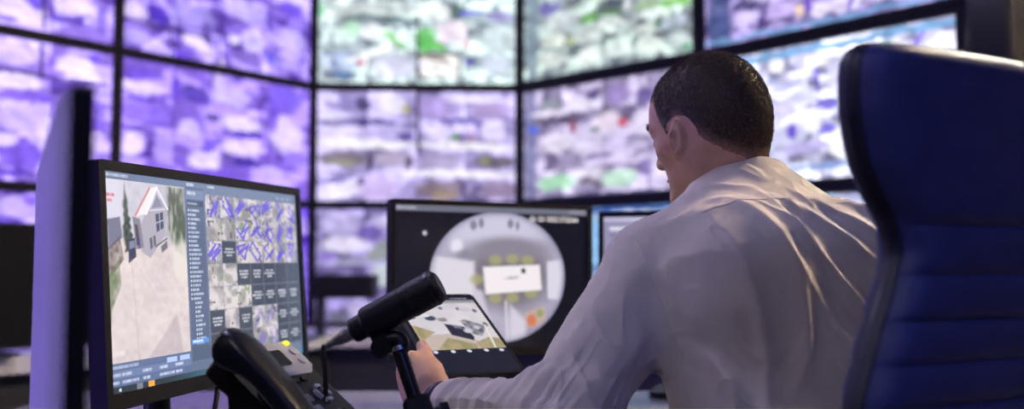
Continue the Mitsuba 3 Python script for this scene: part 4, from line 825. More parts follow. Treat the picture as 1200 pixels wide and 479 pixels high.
# ------------------------------------------------------------------ the man
def surface_nets(Fv, o, h):
    """Isosurface (0) of the samples Fv on a grid with origin o and step h, as a smooth quad mesh."""
    s = Fv < 0
    nx, ny, nz = Fv.shape
    corner = [(a, b, c) for a in (0, 1) for b in (0, 1) for c in (0, 1)]
    sub = lambda A, c: A[c[0]:nx - 1 + c[0], c[1]:ny - 1 + c[1], c[2]:nz - 1 + c[2]]
    cnt = sum(sub(s, c).astype(np.int8) for c in corner)
    act = (cnt > 0) & (cnt < 8)
    idx = -np.ones(act.shape, int); I = np.argwhere(act); idx[act] = np.arange(len(I))
    acc = np.zeros((len(I), 3)); num = np.zeros(len(I))
    V8 = {c: Fv[I[:, 0] + c[0], I[:, 1] + c[1], I[:, 2] + c[2]] for c in corner}
    for i, c in enumerate(corner):
        for d in corner[i + 1:]:
            if sum(abs(a - b) for a, b in zip(c, d)) != 1: continue
            f0, f1 = V8[c], V8[d]; cr = (f0 < 0) != (f1 < 0); t = np.where(cr, f0 / np.where(cr, f0 - f1, 1), 0)
            acc += np.where(cr[:, None], np.array(c) + t[:, None] * (np.array(d) - np.array(c)), 0); num += cr
    v = (I + acc / num[:, None]) * h + o
    faces = []
    for ax in range(3):
        b, c = (ax + 1) % 3, (ax + 2) % 3
        sl0 = [slice(1, n - 1) for n in Fv.shape]; sl0[ax] = slice(0, Fv.shape[ax] - 1); sl1 = list(sl0); sl1[ax] = slice(1, Fv.shape[ax])
        a0, a1 = s[tuple(sl0)], s[tuple(sl1)]; e = np.argwhere(a0 != a1); inside0 = a0[tuple(e.T)]
        base = e.copy(); base[:, b] += 1; base[:, c] += 1
        def at(db, dc): q = base.copy(); q[:, b] += db; q[:, c] += dc; return idx[q[:, 0], q[:, 1], q[:, 2]]
        q = np.stack([at(-1, -1), at(0, -1), at(0, 0), at(-1, 0)], 1)
        q = np.where(inside0[:, None], q, q[:, ::-1]); faces.append(q)
    q = np.vstack(faces); q = q[(q >= 0).all(1)]
    m = trimesh.Trimesh(v, np.vstack([q[:, [0, 1, 2]], q[:, [0, 2, 3]]]), process=False)
    return m

def grid_pts(lo, hi, h):
    ax = [np.arange(a, b + h, h, dtype=np.float32) for a, b in zip(lo, hi)]
    return np.stack(np.meshgrid(*ax, indexing='ij'), -1), np.array(lo)

def cap(p, a, b, ra, rb):
    a, b = np.asarray(a, np.float32), np.asarray(b, np.float32); ba = b - a; pa = p - a
    hh = np.clip((pa @ ba) / (ba @ ba), 0, 1); return np.linalg.norm(pa - hh[..., None] * ba, axis=-1) - (ra + (rb - ra) * hh)

def ell(p, c, r, R=None):
    q = p - np.asarray(c, np.float32)
    if R is not None: q = q @ np.asarray(R, np.float32)
    r = np.asarray(r, np.float32); k0 = np.linalg.norm(q / r, axis=-1); k1 = np.linalg.norm(q / (r * r), axis=-1)
    return k0 * (k0 - 1) / np.maximum(k1, 1e-6)

def smin(a, b, k):
    hh = np.maximum(k - np.abs(a - b), 0) / k; return np.minimum(a, b) - hh * hh * k * .25
def smax(a, b, k): return -smin(-a, -b, k)
def rotx(d): c, s = math.cos(math.radians(d)), math.sin(math.radians(d)); return np.array([[1, 0, 0], [0, c, -s], [0, s, c]])
def rotz(d): c, s = math.cos(math.radians(d)), math.sin(math.radians(d)); return np.array([[c, -s, 0], [s, c, 0], [0, 0, 1]])
def roty(d): c, s = math.cos(math.radians(d)), math.sin(math.radians(d)); return np.array([[c, 0, s], [0, 1, 0], [-s, 0, c]])

# skeleton (z relative to the lens)
HIP, NECKB = np.array([.425, 1.245, -.47]), np.array([.352, 1.478, .110])
SH_L, SH_R = np.array([.196, 1.405, -.010]), np.array([.520, 1.545, .016])
EL_L, WR_L = np.array([.058, 1.255, -.203]), np.array([-.094, 1.428, -.197])
EL_R, WR_R = np.array([.610, 1.650, -.215]), np.array([.450, 1.905, -.258])
HEAD = np.array([.300, 1.500, .214])
SPN = unit(NECKB - HIP); LAT = SH_R - SH_L; LAT = unit(LAT - SPN * (LAT @ SPN)); FWD = np.cross(SPN, LAT)
TL = np.linalg.norm(NECKB - HIP)
HS = .915
headM = frame(HEAD, *(rotz(42) @ roty(-3) @ rotx(-13)).T * HS)

principled('mat_skin', proc(lambda p, n, uv: mix((.58, .325, .225), (.68, .41, .29), fbm(p.x * 90, p.y * 90, p.z * 90, 4))), .48, specular=.4,
           bump=(lambda p, n, uv: mikit.fbm(p.x * 1400, p.y * 1400, p.z * 1400, 2), .00018))
principled('mat_hair', proc(lambda p, n, uv: mix((.012, .008, .006), (.040, .026, .018), fbm(p.x * 300, p.y * 300, p.z * 120, 3))), .5)
def weave(p, n, uv):
    return mix((.655, .58, .52), (.715, .645, .585), fbm(p.x * 120, p.y * 120, p.z * 30, 3))
principled('mat_shirt', proc(weave), .75, sheen=.5, bump=(lambda p, n, uv: mikit.fbm(p.x * 900, p.y * 900, p.z * 900, 2), .00012))
principled('mat_trousers', (.020, .022, .034), .8)
principled('mat_shoe', (.012, .012, .013), .35)

# ---- head, neck (2 mm), in head coordinates: x to his right, y forward, z up
def head_sdf(p):
    ax = p.copy(); ax[..., 0] = np.abs(p[..., 0])
    d = ell(p, (0, -.012, .032), (.0745, .0975, .088))
    d = smin(d, ell(p, (0, -.030, -.010), (.070, .076, .070)), .04)           # occiput
    d = smin(d, ell(p, (0, .032, .028), (.064, .062, .066)), .03)             # forehead
    d = smin(d, ell(p, (0, .044, -.036), (.057, .046, .072)), .03)            # mid-face
    d = smin(d, cap(ax, (.052, .002, -.058), (.018, .072, -.104), .020, .017), .03)   # jaw
    d = smin(d, ell(p, (0, .074, -.106), (.022, .018, .016)), .02)            # chin
    d = smin(d, ell(ax, (.047, .050, -.026), (.020, .020, .018)), .02)        # cheekbones
    d = smin(d, cap(ax, (.048, .066, .018), (.010, .090, .014), .010, .009), .016)    # brow
    d = smax(d, -ell(ax, (.032, .098, -.004), (.017, .016, .012)), .012)      # sockets
    d = smin(d, ell(ax, (.031, .078, -.005), (.014, .0125, .0115)), .003)     # eyes and lids
    d = smin(d, cap(p, (0, .088, .004), (0, .109, -.032), .0085, .0105), .012)        # nose
    d = smin(d, ell(ax, (.011, .099, -.038), (.0085, .010, .008)), .008)
    d = smin(d, ell(p, (0, .089, -.068), (.022, .008, .006)), .006)           # lips
    d = smin(d, ell(p, (0, .087, -.079), (.018, .008, .006)), .006)
    nb = np.linalg.inv(headM) @ np.r_[NECKB + [0, -.004, -.05], 1]
    d = smin(d, cap(p, (0, -.030, -.055), nb[:3], .056, .062), .035)          # neck
    d = smin(d, cap(ax, (.050, -.012, -.050), tuple(nb[:3] * [0, 1, 1] + [.03, .03, 0]), .014, .016), .03)   # neck muscle
    # ears
    R = rotz(-5) @ rotx(8) @ roty(5); c = np.array([.0760, .007, -.023])
    e = (ax - c.astype(np.float32)) @ R.astype(np.float32)
    ear = ell(e, (.004, -.001, .004), (.0075, .0120, .0280))
    ear = smin(ear, ell(e, (.002, .004, -.022), (.0060, .0085, .0115)), .008)
    ear = smax(ear, -ell(e, (.013, .001, .000), (.0085, .0095, .0165)), .004)
    ang = np.radians(np.linspace(20, 285, 15)); rim = np.stack([np.full(15, .0085), -.003 - .0155 * np.sin(ang) + .002, .004 + .0275 * np.cos(ang)], 1)
    rim[:, 1] = .000 - .0108 * np.sin(ang); hx = np.full(p.shape[:-1], 9.0, np.float32)
    for a, b in zip(rim[:-1], rim[1:]): hx = np.minimum(hx, cap(e, a, b, .0034, .0034))
    ear = smin(ear, hx, .004)
    ear = smin(ear, ell(e, (.008, .0085, -.004), (.0045, .0040, .0060)), .004)   # tragus
    return smin(d, ear, .007)

P, lo = grid_pts((-.108, -.150, -.215), (.108, .132, .130), .002)
headmesh = surface_nets(head_sdf(P), lo, .002)
headmesh = trimesh.smoothing.filter_taubin(headmesh, iterations=4)
head_local = headmesh.copy()
headmesh.apply_transform(headM)

# ---- left hand, palm towards the edge of the tablet, thumb on its face (2 mm)
hd = unit(np.array([-.60, .70, .34])); hn = unit(tn_ - hd * (tn_ @ hd)); hp = np.cross(hd, hn)     # along the hand, thumb side, palm side
hp = hp if hp @ tr_ > 0 else -hp
def hpt(a, b, c): return WR_L + hd * (a * .92 + .020) + hn * b + hp * c
edge = lambda s, off=0.0: (mT @ [-TW / 2 - .001, -TH / 2 + s, off, 1])[:3]
def hand_sdf(p):
    d = smin(cap(p, WR_L + unit(EL_L - WR_L) * .06, WR_L, .028, .0265), cap(p, WR_L, WR_L + hd * .045, .0262, .022), .01)
    d = smin(d, cap(p, hpt(.034, .014, -.004), hpt(.080, .024, -.004), .0170, .0165), .02)
    d = smin(d, cap(p, hpt(.032, -.002, -.004), hpt(.084, .004, -.007), .0200, .0160), .02)
    d = smin(d, cap(p, hpt(.028, -.012, -.002), hpt(.078, -.017, -.004), .0180, .0135), .02)
    d = smin(d, cap(p, hpt(.026, -.016, .000), hpt(.068, -.034, .000), .0165, .0125), .02)
    d = smin(d, cap(p, hpt(.030, .003, .010), hpt(.050, .016, .016), .0165, .0185), .014)
    for i, (ka, kb, L1, L2, L3) in enumerate([(.080, .024, .042, .026, .018), (.084, .004, .046, .029, .020), (.078, -.017, .043, .027, .019), (.068, -.034, .034, .021, .017)]):
        k0 = hpt(ka, kb, -.004); r0 = .0098 - .0006 * i
        d1 = unit(hd * (.75 - .05 * i) + hp * .62 - hn * (.42 - .10 * i)); k1 = k0 + d1 * L1
        d2 = unit(hp * .95 + hd * .10 - hn * .05); k2 = k1 + d2 * L2; k3 = k2 + unit(hp * .9 - hd * .3 + hn * .12) * L3
        f = np.minimum(np.minimum(cap(p, k0, k1, r0 + .0012, r0), cap(p, k1, k2, r0, r0 - .001)), cap(p, k2, k3, r0 - .001, r0 - .0022))
        d = smin(d, f, .006)
    t0 = hpt(.022, .014, .006); t1 = hpt(.050, .025, .008); t2 = edge(.046, .011) - tr_ * .006; t3 = edge(.068, .007) - tr_ * .001
    th = np.minimum(cap(p, t0, t1, .0165, .0130), np.minimum(cap(p, t1, t2, .0130, .0112), cap(p, t2, t3, .0112, .0088)))
    return smin(d, th, .012)
lo_h = WR_L + [-.16, -.07, -.07]; hi_h = WR_L + [.10, .17, .13]
P, lo = grid_pts(lo_h, hi_h, .002)
handmesh = trimesh.smoothing.filter_taubin(surface_nets(hand_sdf(P), lo, .002), iterations=6)

# ---- torso, arms, legs
def tcoord(p):
    q = p - HIP.astype(np.float32); return q @ LAT.astype(np.float32), q @ FWD.astype(np.float32), (q @ SPN.astype(np.float32)) / TL
TT = [-.25, 0, .25, .45, .62, .76, .87, .95, 1.02, 1.15]
TA = [.186, .186, .178, .182, .186, .194, .176, .120, .074, .060]
TB = [.125, .122, .110, .116, .122, .122, .108, .086, .066, .058]
TY = [.010, .004, .000, -.004, -.012, -.020, -.016, .000, .008, .012]
def torso_sdf(p, grow=0.0):
    x, y, t = tcoord(p)
    a, b, y0 = np.interp(t, TT, TA) + grow, np.interp(t, TT, TB) + grow, np.interp(t, TT, TY)
    k = np.sqrt((x / a) ** 2 + ((y - y0) / b) ** 2); g = np.sqrt((x / a ** 2) ** 2 + ((y - y0) / b ** 2) ** 2)
    d = np.where(k > .05, k * (k - 1) / np.maximum(g * 1.0, 1e-4), -np.minimum(a, b))
    d = np.clip(d, -.2, .6)
    return smax(smax(d, (t - 1.04) * TL, .02), (-.26 - t) * TL, .02)
def body_sdf(p):
    d = torso_sdf(p, -.016)
    for s, e, w in ((SH_L, EL_L, WR_L), (SH_R, EL_R, WR_R)):
        d = smin(d, cap(p, s, e, .050, .040), .03); d = smin(d, cap(p, e, w, .040, .026), .02)
    d = smin(d, cap(p, WR_R, WR_R + [-.05, .05, -.012], .026, .022), .02)
    d = smin(d, cap(p, WR_R + [-.05, .05, -.012], WR_R + [-.09, .10, -.022], .018, .012), .02)
    for sx, kn, an in ((-1, np.array([.10, 1.60, -.47]), np.array([.06, 1.58, -.91])), (1, np.array([.36, 1.72, -.47]), np.array([.36, 1.72, -.91]))):
        hj = HIP + LAT * .09 * sx + [0, 0, -.02]
        d = smin(d, cap(p, hj, kn, .085, .058), .04); d = smin(d, cap(p, kn, an, .052, .034), .03)
        d = smin(d, cap(p, an + [0, 0, -.03], an + FWD * [1, 1, 0] * .15 + [0, 0, -.055], .036, .028), .03)
    return d
P, lo = grid_pts((-.16, 1.02, -1.0), (.72, 2.08, .16), .011)
bodymesh = surface_nets(body_sdf(P), lo, .011)
add('person__body', cat(headmesh, handmesh, bodymesh), 'mat_skin', True)

# ---- shirt (3.5 mm) with folds
NECK_AX = unit(np.array([-.10, .32, .94]))
def shirt_sdf(p):
    d = torso_sdf(p, .006)
    d = smin(d, cap(p, NECKB + [0, -.012, -.035], SH_L + LAT * .015 + [0, -.004, .012], .060, .056), .05)
    d = smin(d, cap(p, NECKB + [0, -.012, -.035], SH_R - LAT * .015 + [0, -.004, .012], .060, .058), .05)
    for s, e, w, k in ((SH_L, EL_L, WR_L, 1), (SH_R, EL_R, WR_R, 1)):
        mid = s * .5 + e * .5
        d = smin(d, np.minimum(cap(p, s, mid, .066, .062), cap(p, mid, e, .062, .056)), .045)
        f = cap(p, e, w + (e - w) * .10, .056, .0375)
        f = smax(f, (p - w.astype(np.float32)) @ unit(w - e).astype(np.float32) - .004, .006)
        d = smin(d, f, .035)
    # shoulder blades and the slack of the cloth
    sb = lambda x, t: HIP + LAT * x + SPN * t * TL - FWD * .075
    d = smin(d, ell(p, sb(-.095, .70), (.075, .062, .10)), .05); d = smin(d, ell(p, sb(.10, .70), (.080, .066, .11)), .05)
    q = p - (NECKB + [-.002, .004, .0]).astype(np.float32); ax_ = q @ NECK_AX.astype(np.float32)
    rad = np.linalg.norm(q - ax_[..., None] * NECK_AX.astype(np.float32), axis=-1)
    d = smax(d, -np.maximum(rad - .061, -.012 - ax_), .006)
    return d
P, lo = grid_pts((-.13, 1.06, -.56), (.70, 1.93, .19), .005)
sd = shirt_sdf(P)
shirt = surface_nets(sd, lo, .005); del P, sd
shirt = trimesh.smoothing.filter_taubin(shirt, iterations=6)
shirt = max(shirt.split(only_watertight=False), key=lambda m: len(m.faces))
shirt.fix_normals() if shirt.volume < 0 else None
sv, sf = trimesh.remesh.subdivide(shirt.vertices, shirt.faces)
shirt = trimesh.Trimesh(sv, sf, process=False)

def bend(p, pts, width, amp, pw=2.0, taper=True):
    """A fold: displacement falling off around a polyline (in metres)."""
    pts = spline(pts, 40); from scipy.spatial import cKDTree
    dist, i = cKDTree(pts).query(p); s = i / 39.0
    tp = np.sin(np.pi * np.clip(.06 + .9 * s, 0, 1)) ** .7 if taper else 1.0
    return amp * tp * np.exp(-(dist / width) ** pw)
def on_back(x, t, o=-.14): return HIP + LAT * x + SPN * t * TL + FWD * o
V = shirt.vertices; Nn = shirt.vertex_normals
X_, Y_, T_ = tcoord(V.astype(np.float32)); X_, T_ = X_.astype(float), T_.astype(float)
back = np.clip((-Y_ - .01) / .05, 0, 1)
# distance along and around the left arm
def armc(s, e):
    ba = e - s; t = ((V - s) @ ba) / (ba @ ba); return t, np.linalg.norm(V - s - t[:, None] * ba, axis=1)
tA, rA = armc(SH_L, EL_L); tF, rF = armc(EL_L, WR_L)
D = np.zeros(len(V))
def f2(pts, w, a):     # fold on the back given in (lateral, spine) coordinates, sharp crest
    global D
    from scipy.spatial import cKDTree
    q = spline(np.array(pts, float), 60) * [1, TL]
    dist, i = cKDTree(q).query(np.stack([X_, T_ * TL], 1)); s = i / 59.0
    D += back * 1.7 * a * np.sin(np.pi * np.clip(.05 + .92 * s, 0, 1)) ** .6 * np.exp(-np.abs(dist / w) ** 1.6)
# long folds falling from the right shoulder blade and the yoke
for pts, w, a in [([(-.04, .88), (.03, .77), (.10, .65), (.175, .50)], .010, .0070), ([(.0, .90), (.07, .79), (.135, .69), (.19, .57)], .009, .0072),
                  ([(-.06, .82), (.0, .68), (.07, .54), (.16, .38)], .011, .0075), ([(.05, .91), (.11, .82), (.16, .74), (.20, .65)], .008, .0060),
                  ([(-.07, .72), (-.01, .57), (.06, .42), (.15, .26)], .012, .0060), ([(-.03, .56), (.04, .41), (.12, .26)], .011, .0050),
                  ([(.09, .92), (.14, .85), (.19, .79)], .007, .0045), ([(.06, .66), (.12, .55), (.17, .45)], .007, .0045),
                  ([(-.105, .90), (-.080, .76), (-.062, .62), (-.085, .46)], .012, .0058), ([(-.06, .92), (-.05, .80), (-.03, .68)], .010, .0040),
                  ([(-.145, .80), (-.125, .66), (-.115, .52), (-.135, .38)], .011, .0050), ([(-.12, .40), (-.06, .37), (.01, .30)], .012, .0042),
                  ([(-.15, .50), (-.11, .42), (-.05, .40)], .010, .0048), ([(-.16, .42), (-.12, .30), (-.06, .22)], .010, .0042),
                  ([(-.17, .56), (-.15, .48), (-.16, .40)], .008, .0055), ([(-.09, .30), (-.02, .22), (.05, .16)], .012, .0045)]:
    f2(pts, w, a)
# sleeve: broad soft folds along the upper arm, creases gathered at the elbow and cuff
arm_w = np.clip((tA + .05) / .25, 0, 1) * np.clip((1.25 - tA) / .25, 0, 1) * np.clip((.085 - rA) / .02, 0, 1)
ref = unit(np.cross(EL_L - SH_L, [0, 0, 1.])); ref2 = np.cross(unit(EL_L - SH_L), ref); rel = V - SH_L
phi = np.arctan2(rel @ ref2, rel @ ref)
D += arm_w * (.0028 * np.sin(phi * 3 + 4 * tA) + .0020 * np.sin(phi * 5 - 6 * tA + 1) * np.clip(tA * 1.6, 0, 1) + .0032 * np.sin(tA * 26 + 2.2 * np.sin(phi)) * np.clip((tA - .62) / .3, 0, 1))
fore_w = np.clip((tF + .10) / .2, 0, 1) * np.clip((1.03 - tF) / .06, 0, 1) * np.clip((.085 - rF) / .02, 0, 1)
D += fore_w * (.0022 * np.sin(tF * 30 + 1.5 * np.sin(phi * 2) + 2 * meshkit.noise(V * 18)) * np.clip(1.15 - tF, 0, 1) + .0015 * np.sin(tF * 52 + 3 * meshkit.noise(V * 25, 4)))
# general looseness
D += .0050 * (meshkit.fbm(V * [9, 9, 6], 3, 5) - .5) + .0022 * (meshkit.fbm(V * [26, 26, 14], 2, 8) - .5)
def ridge(q, seed): return (1 - np.abs(2 * meshkit.fbm(q, 2, seed) - 1)) ** 3
armpit = np.exp(-(np.linalg.norm(V - (SH_L - LAT * -.02 + SPN * -.09 - FWD * .03), axis=1) / .07) ** 2)
D += (.0042 * ridge(np.stack([X_ * 26 + T_ * 6, T_ * 7, Y_ * 12], 1), 31) - .0016) * back + .004 * armpit * (ridge(np.stack([X_ * 40 + T_ * 30, T_ * 12, Y_ * 20], 1), 33) - .3)
D += (arm_w + fore_w).clip(0, 1) * (.0045 * ridge(np.stack([phi * 1.3 + tA * 1.5, tA * 4.5 + phi * .6, 0 * phi], 1), 35) + .0030 * ridge(np.stack([phi * 2.6, tF * 9 + phi, 0 * phi], 1), 37) * np.clip((tA - .55) / .3, 0, 1) - .0015)
cuff = np.clip((tF - .93) / .01, 0, 1) * np.clip((.07 - rF) / .01, 0, 1); D = D * (1 - .8 * cuff) + .0016 * cuff
V2 = V + Nn * D[:, None]
shirt = trimesh.Trimesh(V2, sf, process=False)
shirt_key = add('person__shirt', shirt, 'mat_shirt', True); plabel('person__shirt', 'pale beige long-sleeved shirt')

# seams: armholes, yoke, cuff
def seam_line(o, nrm, keep, order, name='seam', r=.0014, closed=False):
    """A stitched seam: a thin cord where a plane cuts the cloth."""
    sg = trimesh.intersections.mesh_plane(shirt, nrm, o).mean(1); sg = sg[keep(sg)]
    key = order(sg); i = np.argsort(key); p, key = sg[i], key[i]
    t = np.linspace(key[0], key[-1], 90); w = np.exp(-((key[None] - t[:, None]) / (1.2 * (t[1] - t[0]))) ** 2)
    q = (w[..., None] * p[None]).sum(1) / w.sum(1, keepdims=True)
    if closed: q = np.vstack([q, q[:1]])
    return add('person__shirt__' + name, tube(q, r, 6), 'mat_shirt', 60)
def around(o, n):
    x = unit(np.cross(n, [.2, .3, .9])); y = np.cross(n, x); return lambda e: np.arctan2((e - o) @ y, (e - o) @ x)
for sh, dn in ((SH_L, np.array([.36, .02, -.93])), (SH_R, np.array([-.30, -.02, -.95]))):
    pn = unit(np.cross(dn, [.10, .99, .05])); po = sh + dn * .03
    seam_line(po, pn, lambda e: (np.linalg.norm(e - po, axis=1) < .15) & ((e - sh) @ FWD < .015), lambda e: (e - po) @ unit(dn), r=.0013)
yo = on_back(0, .885); yn = unit(SPN + FWD * .25)
seam_line(yo, yn, lambda e: ((e - HIP) @ FWD < .0) & (np.abs((e - HIP) @ LAT) < .15), lambda e: (e - HIP) @ LAT, r=.0012)
cn = unit(WR_L - EL_L); co = WR_L + (EL_L - WR_L) * .24
seam_line(co, cn, lambda e: np.linalg.norm(e - co, axis=1) < .06, around(co, cn), closed=True)

# collar: stand and folded fall, one closed band
def collar():
    c0 = NECKB + np.array([-.004, .006, .0]); zx = NECK_AX; xx = unit(LAT - zx * (LAT @ zx)); yy = np.cross(zx, xx)
    n = 72; th = np.linspace(-2.75, 2.75, n)                      # 0 = back of the neck, ends near the throat
    prof = [(.000, -.030), (.001, -.005), (.002, .016), (.0035, .0225), (.0065, .0245), (.0095, .021), (.0145, .006), (.021, -.012), (.0260, -.0225), (.0230, -.0230), (.0175, -.010), (.0118, .004), (.008, .014)]
    V = []; k = len(prof)
    for a in th:
        back_ = .5 + .5 * math.cos(a); rx, ry = .0615, .0655
        ring = xx * math.sin(a) * rx - yy * math.cos(a) * ry; out = unit(xx * math.sin(a) / rx - yy * math.cos(a) / ry)
        lift = -.020 * (1 - back_) ** 1.2; fall = 1.0 + .55 * (1 - back_) ** 2
        for (r, z) in prof:
            zz = z if z > 0 else z * (fall if r > .01 else 1); V.append(c0 + ring + out * r + zx * (zz + lift + .004))
    V = np.array(V); F = []
    for i in range(n - 1):
        for j in range(k):
            a, b = i * k + j, i * k + (j + 1) % k; F += [[a, b, b + k], [a, b + k, a + k]]
    for j in range(1, k - 1): F += [[0, j + 1, j], [(n - 1) * k, (n - 1) * k + j, (n - 1) * k + j + 1]]
    m = trimesh.Trimesh(V, F, process=False); m.fix_normals()
    v_, f_ = trimesh.remesh.subdivide(m.vertices, m.faces); m = trimesh.smoothing.filter_taubin(trimesh.Trimesh(v_, f_, process=False), iterations=4)
    m.vertices = m.vertices + m.vertex_normals * (.0012 * (meshkit.fbm(np.array(m.vertices) * 40, 2, 3) - .5))[:, None]
    add('person__shirt__collar', m, 'mat_shirt', True)
collar()
# wristband under the cuff
fa = unit(WR_L - EL_L); sx_ = unit(np.cross(fa, [0, 0, 1])); sy_ = np.cross(fa, sx_)
wb_c = WR_L + fa * .013
principled('mat_wristband', (.028, .016, .045), .4)
ring = lathe(wb_c - fa * .007, wb_c + fa * .007, [(.0285, 0), (.0312, .002), (.0314, .012), (.0285, .014), (.0265, .007), (.0285, 0)], 40)
add('person__wristband', ring, 'mat_wristband', 40); plabel('person__wristband', 'dark violet band at the left wrist')

# trousers and shoes
def trouser_sdf(p):
    d = smax(torso_sdf(p, -.002), (tcoord(p)[2] - .04) * TL, .01)
    for sx, kn, an in ((-1, np.array([.10, 1.60, -.47]), np.array([.06, 1.58, -.91])), (1, np.array([.36, 1.72, -.47]), np.array([.36, 1.72, -.91]))):
        hj = HIP + LAT * .09 * sx + [0, 0, -.02]
        d = smin(d, cap(p, hj, kn, .096, .070), .04); d = smin(d, cap(p, kn, an + [0, 0, .02], .066, .054), .03)
    return d
P, lo = grid_pts((-.10, 1.0, -1.0), (.72, 1.95, -.36), .010)
add('person__trousers', surface_nets(trouser_sdf(P), lo, .010), 'mat_trousers', True)
for an in (np.array([.06, 1.58, -.91]), np.array([.36, 1.72, -.91])):
    P, lo = grid_pts(an + [-.12, -.12, -.092], an + [.12, .26, .06], .007); f_ = unit(FWD * [1, 1, 0])
    d = smin(cap(P, an + [0, 0, -.035] - f_ * .03, an + f_ * .15 + [0, 0, -.050], .045, .036), cap(P, an, an + [0, 0, -.04], .042, .045), .03)
    d = smax(d, -(P[..., 2] - (-1.0 + .001)), .004)
    add('person__shoe', surface_nets(d, lo, .007), 'mat_shoe', True)

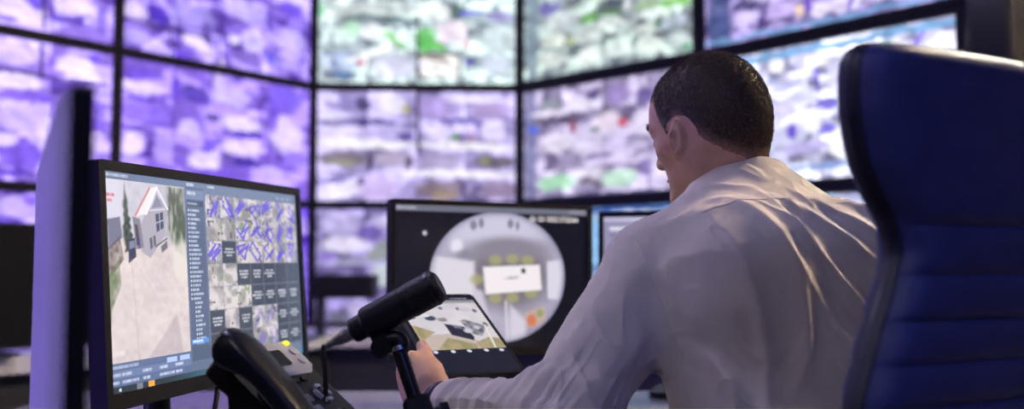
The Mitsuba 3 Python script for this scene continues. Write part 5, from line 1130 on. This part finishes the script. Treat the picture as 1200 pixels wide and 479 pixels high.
# hair: a close-cropped cap of skin-hugging hair and many short strands
def hairline(p):
    """> 0 inside the haired area, metres, in head coordinates."""
    x, y, z = np.abs(p[:, 0]), p[:, 1], p[:, 2]
    low = np.interp(y, [-.12, -.085, -.055, -.028, -.012, .006, .013, .029, .034, .050, .10], [-.090, -.088, -.056, -.026, -.004, .004, -.026, -.026, .000, .056, .074])
    return z - low
def hair():
    m = head_local; N = m.vertex_normals; v = m.vertices
    h = hairline(v) + .006 * (meshkit.noise(v * 160, 3) - .5)
    earz = (np.linalg.norm((np.abs(v) * [1, 0, 0] + v * [0, 1, 1]) - [.080, .004, -.021], axis=1) < .036) & (np.abs(v[:, 0]) > .0725) & (v[:, 2] < .022)
    h = np.where(earz, -1, h)
    inn = h > 0
    keep = inn[m.faces].all(1)
    f = m.faces[keep]; used = np.unique(f); mp = -np.ones(len(v), int); mp[used] = np.arange(len(used))
    th = .0014 * np.clip(h / .03, 0.12, 1)
    vv = v + N * th[:, None]
    capm = trimesh.Trimesh(vv[used], mp[f], process=False); capm.apply_transform(headM)
    fade = np.clip((h[used] + .004 * (meshkit.noise(v[used] * 300, 5) - .5)) / .030, 0, 1)[:, None] ** .8
    fade = fade ** 1.25 * (.75 + .5 * meshkit.noise(v[used] * 420, 9))[:, None]; fade = np.clip(fade, 0, 1)
    tone = np.array([[.42, .24, .17]]) * (1 - fade) + np.array([[.042, .029, .022]]) * fade
    gz = np.clip(1 - np.abs(v[used][:, 1] - .028) / .022, 0, 1) * np.clip(1 - np.abs(v[used][:, 2] - .005) / .05, 0, 1)
    tone = tone * (1 - .55 * gz[:, None]) + np.array([[.30, .26, .25]]) * .55 * gz[:, None]
    tone = tone * (.45 + .75 * meshkit.noise(v[used] * 380, 2))[:, None]
    scene['mat_scalp'] = {'type': 'twosided', 'bsdf': {'type': 'principled', 'base_color': {'type': 'mesh_attribute', 'name': 'vertex_color'}, 'roughness': .55, 'specular': .3}}
    add('person__hair', capm, 'mat_scalp', True, color=tone); plabel('person__hair', 'close-cropped dark brown hair')
    # strands
    r = np.random.default_rng(11); tri = m.triangles[keep]; area = m.area_faces[keep]; n = 26000
    pick = r.choice(len(tri), n, p=area / area.sum()); w = r.dirichlet([1, 1, 1], n); pts = (tri[pick] * w[..., None]).sum(1)
    nn = (N[m.faces[keep][pick]] * w[..., None]).sum(1); hh = hairline(pts)
    L = .0075 * np.clip(.12 + hh / .060, .12, 1.0) * r.uniform(.7, 1.15, n)
    flow = np.stack([0 * pts[:, 0], pts[:, 1] * 0 + np.where(pts[:, 1] > .02, .55, -.10), np.full(n, -.75)], 1)
    flow -= nn * (flow * nn).sum(1)[:, None]; flow += r.normal(0, .22, (n, 3))
    d0 = unit_rows(nn * .55 + flow * .6); d1 = unit_rows(nn * .18 + flow * .9)
    p0, p1 = pts - nn * .0006, pts + d0 * (L * .5)[:, None]; p2 = p1 + d1 * (L * .5)[:, None]
    P3 = [(np.c_[p, np.ones(n)] @ headM.T)[:, :3] for p in (p0, p1, p2)]
    rad = (.00026, .00020, .00006)
    # each strand a three-sided sliver
    V = []; 
    a = unit_rows(np.cross(d0, r.normal(0, 1, (n, 3)))); a = (a @ headM[:3, :3].T); b = unit_rows(np.cross(a, P3[1] - P3[0]))
    for p, q in zip(P3, rad):
        for k in range(3): V.append(p + (a * math.cos(2.094 * k) + b * math.sin(2.094 * k)) * q)
    V = np.stack(V, 1).reshape(-1, 3); F = []
    base = (np.arange(n) * 9)[:, None]
    for lv in (0, 1):
        for k in range(3):
            q0, q1, q2, q3 = lv * 3 + k, lv * 3 + (k + 1) % 3, lv * 3 + 3 + (k + 1) % 3, lv * 3 + 3 + k
            F += [np.hstack([base + q0, base + q1, base + q2]), np.hstack([base + q0, base + q2, base + q3])]
    st = trimesh.Trimesh(V, np.vstack(F), process=False)
    grey = np.clip(1 - np.abs(pts[:, 1] - .025) / .05, 0, 1) * np.clip(1 - (hh) / .03, 0, 1)
    g = r.uniform(0, 1, n) < .55 * grey
    colr = np.where(g[:, None], [.34, .32, .31], np.array([.055, .039, .029]) * r.uniform(.3, 3.8, (n, 1)) * (.25 + 1.5 * meshkit.noise(pts * 330, 4))[:, None] + r.uniform(0, .016, (n, 1)) * [1, .7, .5])
    scene['mat_strand'] = {'type': 'twosided', 'bsdf': {'type': 'principled', 'base_color': {'type': 'mesh_attribute', 'name': 'vertex_color'}, 'roughness': .38, 'specular': .5}}
    k = add('person__hair__strands', st, 'mat_strand', False, color=np.repeat(colr, 9, 0)); labels[k] = {'kind': 'stuff', 'label': 'short dark strands with some grey at the temple'}
    # eyebrow and lashes
    for sx in (-1, 1):
        n2 = 260; t = r.uniform(0, 1, n2); bx = .014 + .036 * t; by = .0985 - .034 * t ** 1.7 + .0; bz = .017 + .007 * np.sin(np.pi * t * .8) + r.normal(0, .0018, n2)
        q0 = np.stack([sx * bx, by, bz], 1)
        from scipy.spatial import cKDTree
        _, ii = cKDTree(m.vertices).query(q0); q0 = m.vertices[ii] + r.normal(0, .0006, (n2, 3)); dd = unit_rows(np.stack([sx * (.5 + .3 * t), -.25 * t, .45 - .5 * t], 1) + m.vertex_normals[ii] * .35); q1 = q0 + dd * .0065
        tubes = [tube(np.array([a_, (a_ + b_) / 2 + [0, 0, .0003], b_]), [.00022, .00018, .00004], 3, False) for a_, b_ in zip(q0, q1)]
        add('person__eyebrow', put(cat(*tubes), headM), 'mat_hair', False)
    labels['person__eyebrow'] = {'kind': 'stuff'}; labels['person__eyebrow_001'] = {'kind': 'stuff'}
hair()
tag('person', 'man in a pale beige shirt seen from behind, dark cropped hair, holding a tablet', 'person')
